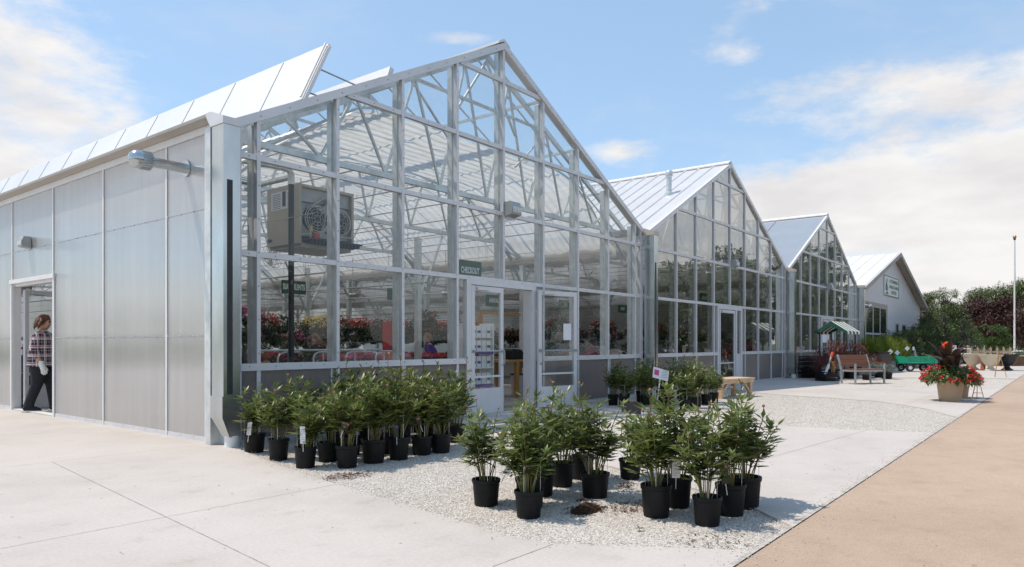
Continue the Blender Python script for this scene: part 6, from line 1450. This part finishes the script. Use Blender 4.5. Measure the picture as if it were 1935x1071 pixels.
for i, (x, y, h, k) in enumerate(((88, 9.5, 8.2, 0), (92, 5.5, 7.4, 1), (97, 4.2, 6.9, 2), (86, 2.6, 7.2, 0), (94, .2, 7.6, 1), (88, -1.6, 7.8, 2), (98, -3.5, 8.7, 0), (90, -4.6, 8.0, 1), (104, 8.5, 8.4, 2), (102, 1.5, 8.2, 0), (84, 6.6, 6.6, 2), (112, -2, 9, 1))):
    tree('pine', 'pine%d' % k, 'pine_tree', ['dark green pine rising directly behind the barn eave', 'rounded pine right of the barn eave, lower than its neighbours', 'low pine above the blue-grey spruce', 'pine between the barn eave and the purple trees', 'olive green pine standing above the purple trees', 'tall pine just left of the flagpole', 'tallest pine at the right edge behind the flagpole', 'broad pine right of the flagpole', 'pine glimpsed behind the barn roof corner', 'pine in the gap behind the purple trees', 'short pine close behind the barn wall', 'farthest pine at the right edge'][i], 'tree', (x, y, -.04), h, h*.36, 'pine_leaf', 9000, .30, .22, pg, 3+k, .22)
for i, (x, y, h) in enumerate(((72, 1.6, 4.6), (70, -.6, 5.0), (73, -2.4, 5.6), (69, -4.6, 5.6))):
    tree('round', 'plum', 'purple_plum_tree', ['leftmost dark purple plum tree, lowest crown', 'second dark purple plum tree from the left', 'tall dark purple plum tree left of the flagpole', 'dark purple plum tree at the right edge by the flagpole'][i], 'tree', (x, y, -.04), h, h*.50, 'plum_leaf', 9500, .20, .45, 'purple plum trees', 21, .13)
tree('cone', 'spruce', 'spruce_tree', 'blue-grey pointed spruce between the green shrubs and purple trees', 'tree', (42.8, -2.25, -.04), 2.95, .75, 'grey_spruce_leaf', 6500, .13, .25, 'grey-green spruces', 31, .07)
tree('cone', 'spruce', 'spruce_tree', 'second shorter grey spruce right of the pointed one', 'tree', (45.5, -2.95, -.04), 2.7, .75, 'grey_spruce_leaf', 6500, .13, .25, 'grey-green spruces', 31, .07)
for i, (x, y, h, w, k) in enumerate(((37.2, -1.3, 2.1, .75, 'a'), (40.6, -1.35, 2.2, .8, 'a'), (42.3, -1.5, 2.6, .85, 'b'), (44.5, -1.6, 3.2, .9, 'b'), (47.5, -1.8, 3.9, 1.1, 'b'), (46.8, -2.4, 2.2, .9, 'a'), (49.5, -2.6, 2.5, 1.0, 'a'), (35.2, -.9, 1.9, .6, 'a'))):
    tree('round', 'hedge'+k, 'young_tree', ['dark green young tree below the barn windows', 'dark leafy young tree in front of the small barn windows', 'green young tree right of the red-leaved shrub', 'tall green young tree at the barn corner', 'tallest light green young tree beside the barn corner', 'low leafy bush left of the spruce', 'low leafy bush behind the spruces', 'small dark bush under the wide barn window'][i], 'shrub', (x, y, -.04), h, w, 'hedge_leaf', 4200, .085, .5, 'young trees for sale by the barn', 41+i, .04)
tree('round', 'redshrub', 'red_shrub', 'upright red-brown shrub among the green young trees by the barn', 'shrub', (39.0, -1.15, -.04), 2.15, .55, 'maple_leaf', 2600, .07, .5, None, 61, .03)
tree('round', 'fresh', 'small_green_tree', 'small bright green tree left of the flagpole behind the picket fence', 'tree', (58.0, -3.45, -.04), 2.9, 1.05, 'green_leaf', 4500, .13, .6, None, 71, .06)
t = thing('low_hedge', 'low green hedge row behind the posts at the right', 'hedge', (60, -1.2, 0), R(-78)); obj('foliage', crown_mesh('foliage', 'hedge_leaf', [(x, random.uniform(-.3, .3), .45, .5) for x in np.arange(-3, 6.5, .5)], 5000, .12, .5, 81), t); m = MB(); m.box(-3, 6.4, -.1, .1, 0, .3); m.build('stem', 'trunk', t)
t = thing('white_statue', 'small pale pointed ornament among the dark shrubs behind the wagon', 'ornament', (36.4, -1.75, 0)); m = MB(); m.lathe([(.001, 0), (.16, 0), (.15, .2), (.10, .5), (.05, .8), (.001, .95)], 10); m.build('cone', 'alu_tan', t, True); m = MB(); m.lathe([(.2, 0), (.2, .06), (.001, .06)], 10); m.build('base', 'stone_cream', t)
# across the parking lot: trees and cars that the glass fronts mirror
for i, (x, y, h, k) in enumerate([(36, -17.5, 4.6, 1), (40, -17, 5.2, 2), (44, -16.6, 6.8, 0), (48, -16.8, 7.6, 1), (52, -16.2, 8.4, 2), (56, -16.8, 8.0, 1), (60, -15.6, 9.0, 2), (64, -13.6, 8.2, 0), (70, -13.8, 11.6, 1), (77, -14.2, 9.0, 2), (83, -15.0, 12.6, 1), (92, -16.5, 10.2, 2), (58, -21, 9, 0), (68, -20, 11, 1), (50, -22, 8, 2), (42, -23, 7, 0)]):
    tree('pine' if k else 'round', 'lot%d' % k, 'lot_tree', 'leafy tree across the parking lot, seen only mirrored in the glass fronts', 'tree', (x, y, -.04), h, h*(.36 if k else .42), 'hedge_leaf', 4200, .26, .45, 'trees across the parking lot', 91+k, .2)
for i, (x, y, h) in enumerate(((-38, 12, 4.2), (-40, 20, 4.8), (-37, 28, 3.8), (-41, 36, 5), (-39, 45, 4.4), (-42, 54, 5.4), (-36, 5, 3.8), (-40, 63, 5.5))):
    tree('round', 'lot0', 'lot_tree', 'leafy tree beyond the left plaza, seen only mirrored in the side wall', 'tree', (x, y, -.04), h, h*.42, 'hedge_leaf', 8000, .26, .45, 'trees beyond the plaza', 91, .2)
for i in range(13):
    tree('pine', 'lot1', 'lot_tree', 'leafy tree at the far side of the lot, mirrored in the nearest glass front', 'tree', (-24+5.4*i+random.uniform(-1.5, 1.5), -47-random.uniform(0, 4), -.04), random.uniform(5.5, 8.5), 3, 'hedge_leaf', 4200, .26, .45, 'trees at the far side of the lot', 92, .2)
def car(loc, rz, label, paint):
    t = thing('parked_car', label, 'car', loc, rz, 'cars in the parking lot')
    prof = [(-2.15, .35), (-2.2, .62), (-2.1, .85), (-1.55, .95), (-.95, 1.38), (.55, 1.42), (1.15, .98), (2.0, .84), (2.2, .62), (2.18, .32)]
    m = MB(); n = len(prof); V = []
    for y, s, tz in ((-.86, .96, 0), (-.80, 1, 0), (.80, 1, 0), (.86, .96, 0)): V += [(x*s, y*(1 if z < 1.0 else .80), z) for x, z in prof]
    F = [(i*n+k, i*n+(k+1) % n, (i+1)*n+(k+1) % n, (i+1)*n+k) for i in range(3) for k in range(n)]+[tuple(range(n)), tuple(3*n+k for k in range(n))]; m.add(V, F); m.build('body', paint, t, True)
    for y in (-.835, .835):
        m = MB(); m.prism([(-1.38, .98), (-.90, 1.31), (.50, 1.34), (.95, 1.0)], y*.94-.02, y*.94+.02); m.build('side_window', 'glass_black', t)
    m = MB(); m.quad((.60, -.62, 1.40), (.60, .62, 1.40), (1.17, .74, .99), (1.17, -.74, .99)); m.build('windscreen', 'glass_black', t)
    for x in (-1.35, 1.38):
        for y in (-.80, .80): w = MB(); w.lathe([(.18, -.1), (.31, -.1), (.33, -.06), (.33, .06), (.31, .1), (.18, .1)], 20); o = w.build('wheel', 'black_rubber', t, True); o.location = (x, y, .33); o.rotation_euler = (R(90), 0, 0); q = MB(); q.lathe([(0, -.08), (.18, -.09), (.18, .09), (0, .08)], 16); q.build('rim', 'alu', o, True)
    for y in (-.62, .62): q = MB(); q.box(2.12, 2.2, y-.16, y+.16, .60, .74); q.build('headlight', 'white_plastic', t)
for i, (x, y, p, l) in enumerate(((14, -14.5, 'car_white', 'white car parked across the lot nearest the entrance'), (19, -14.6, 'car_dark', 'dark grey car parked across the lot'), (24.5, -14.4, 'car_silver', 'silver car parked across the lot'), (31, -14.6, 'car_white', 'white car parked far along the lot'), (37, -14.4, 'car_dark', 'dark grey car parked far along the lot'))): car((x, y, -.012), R(90), l, p)
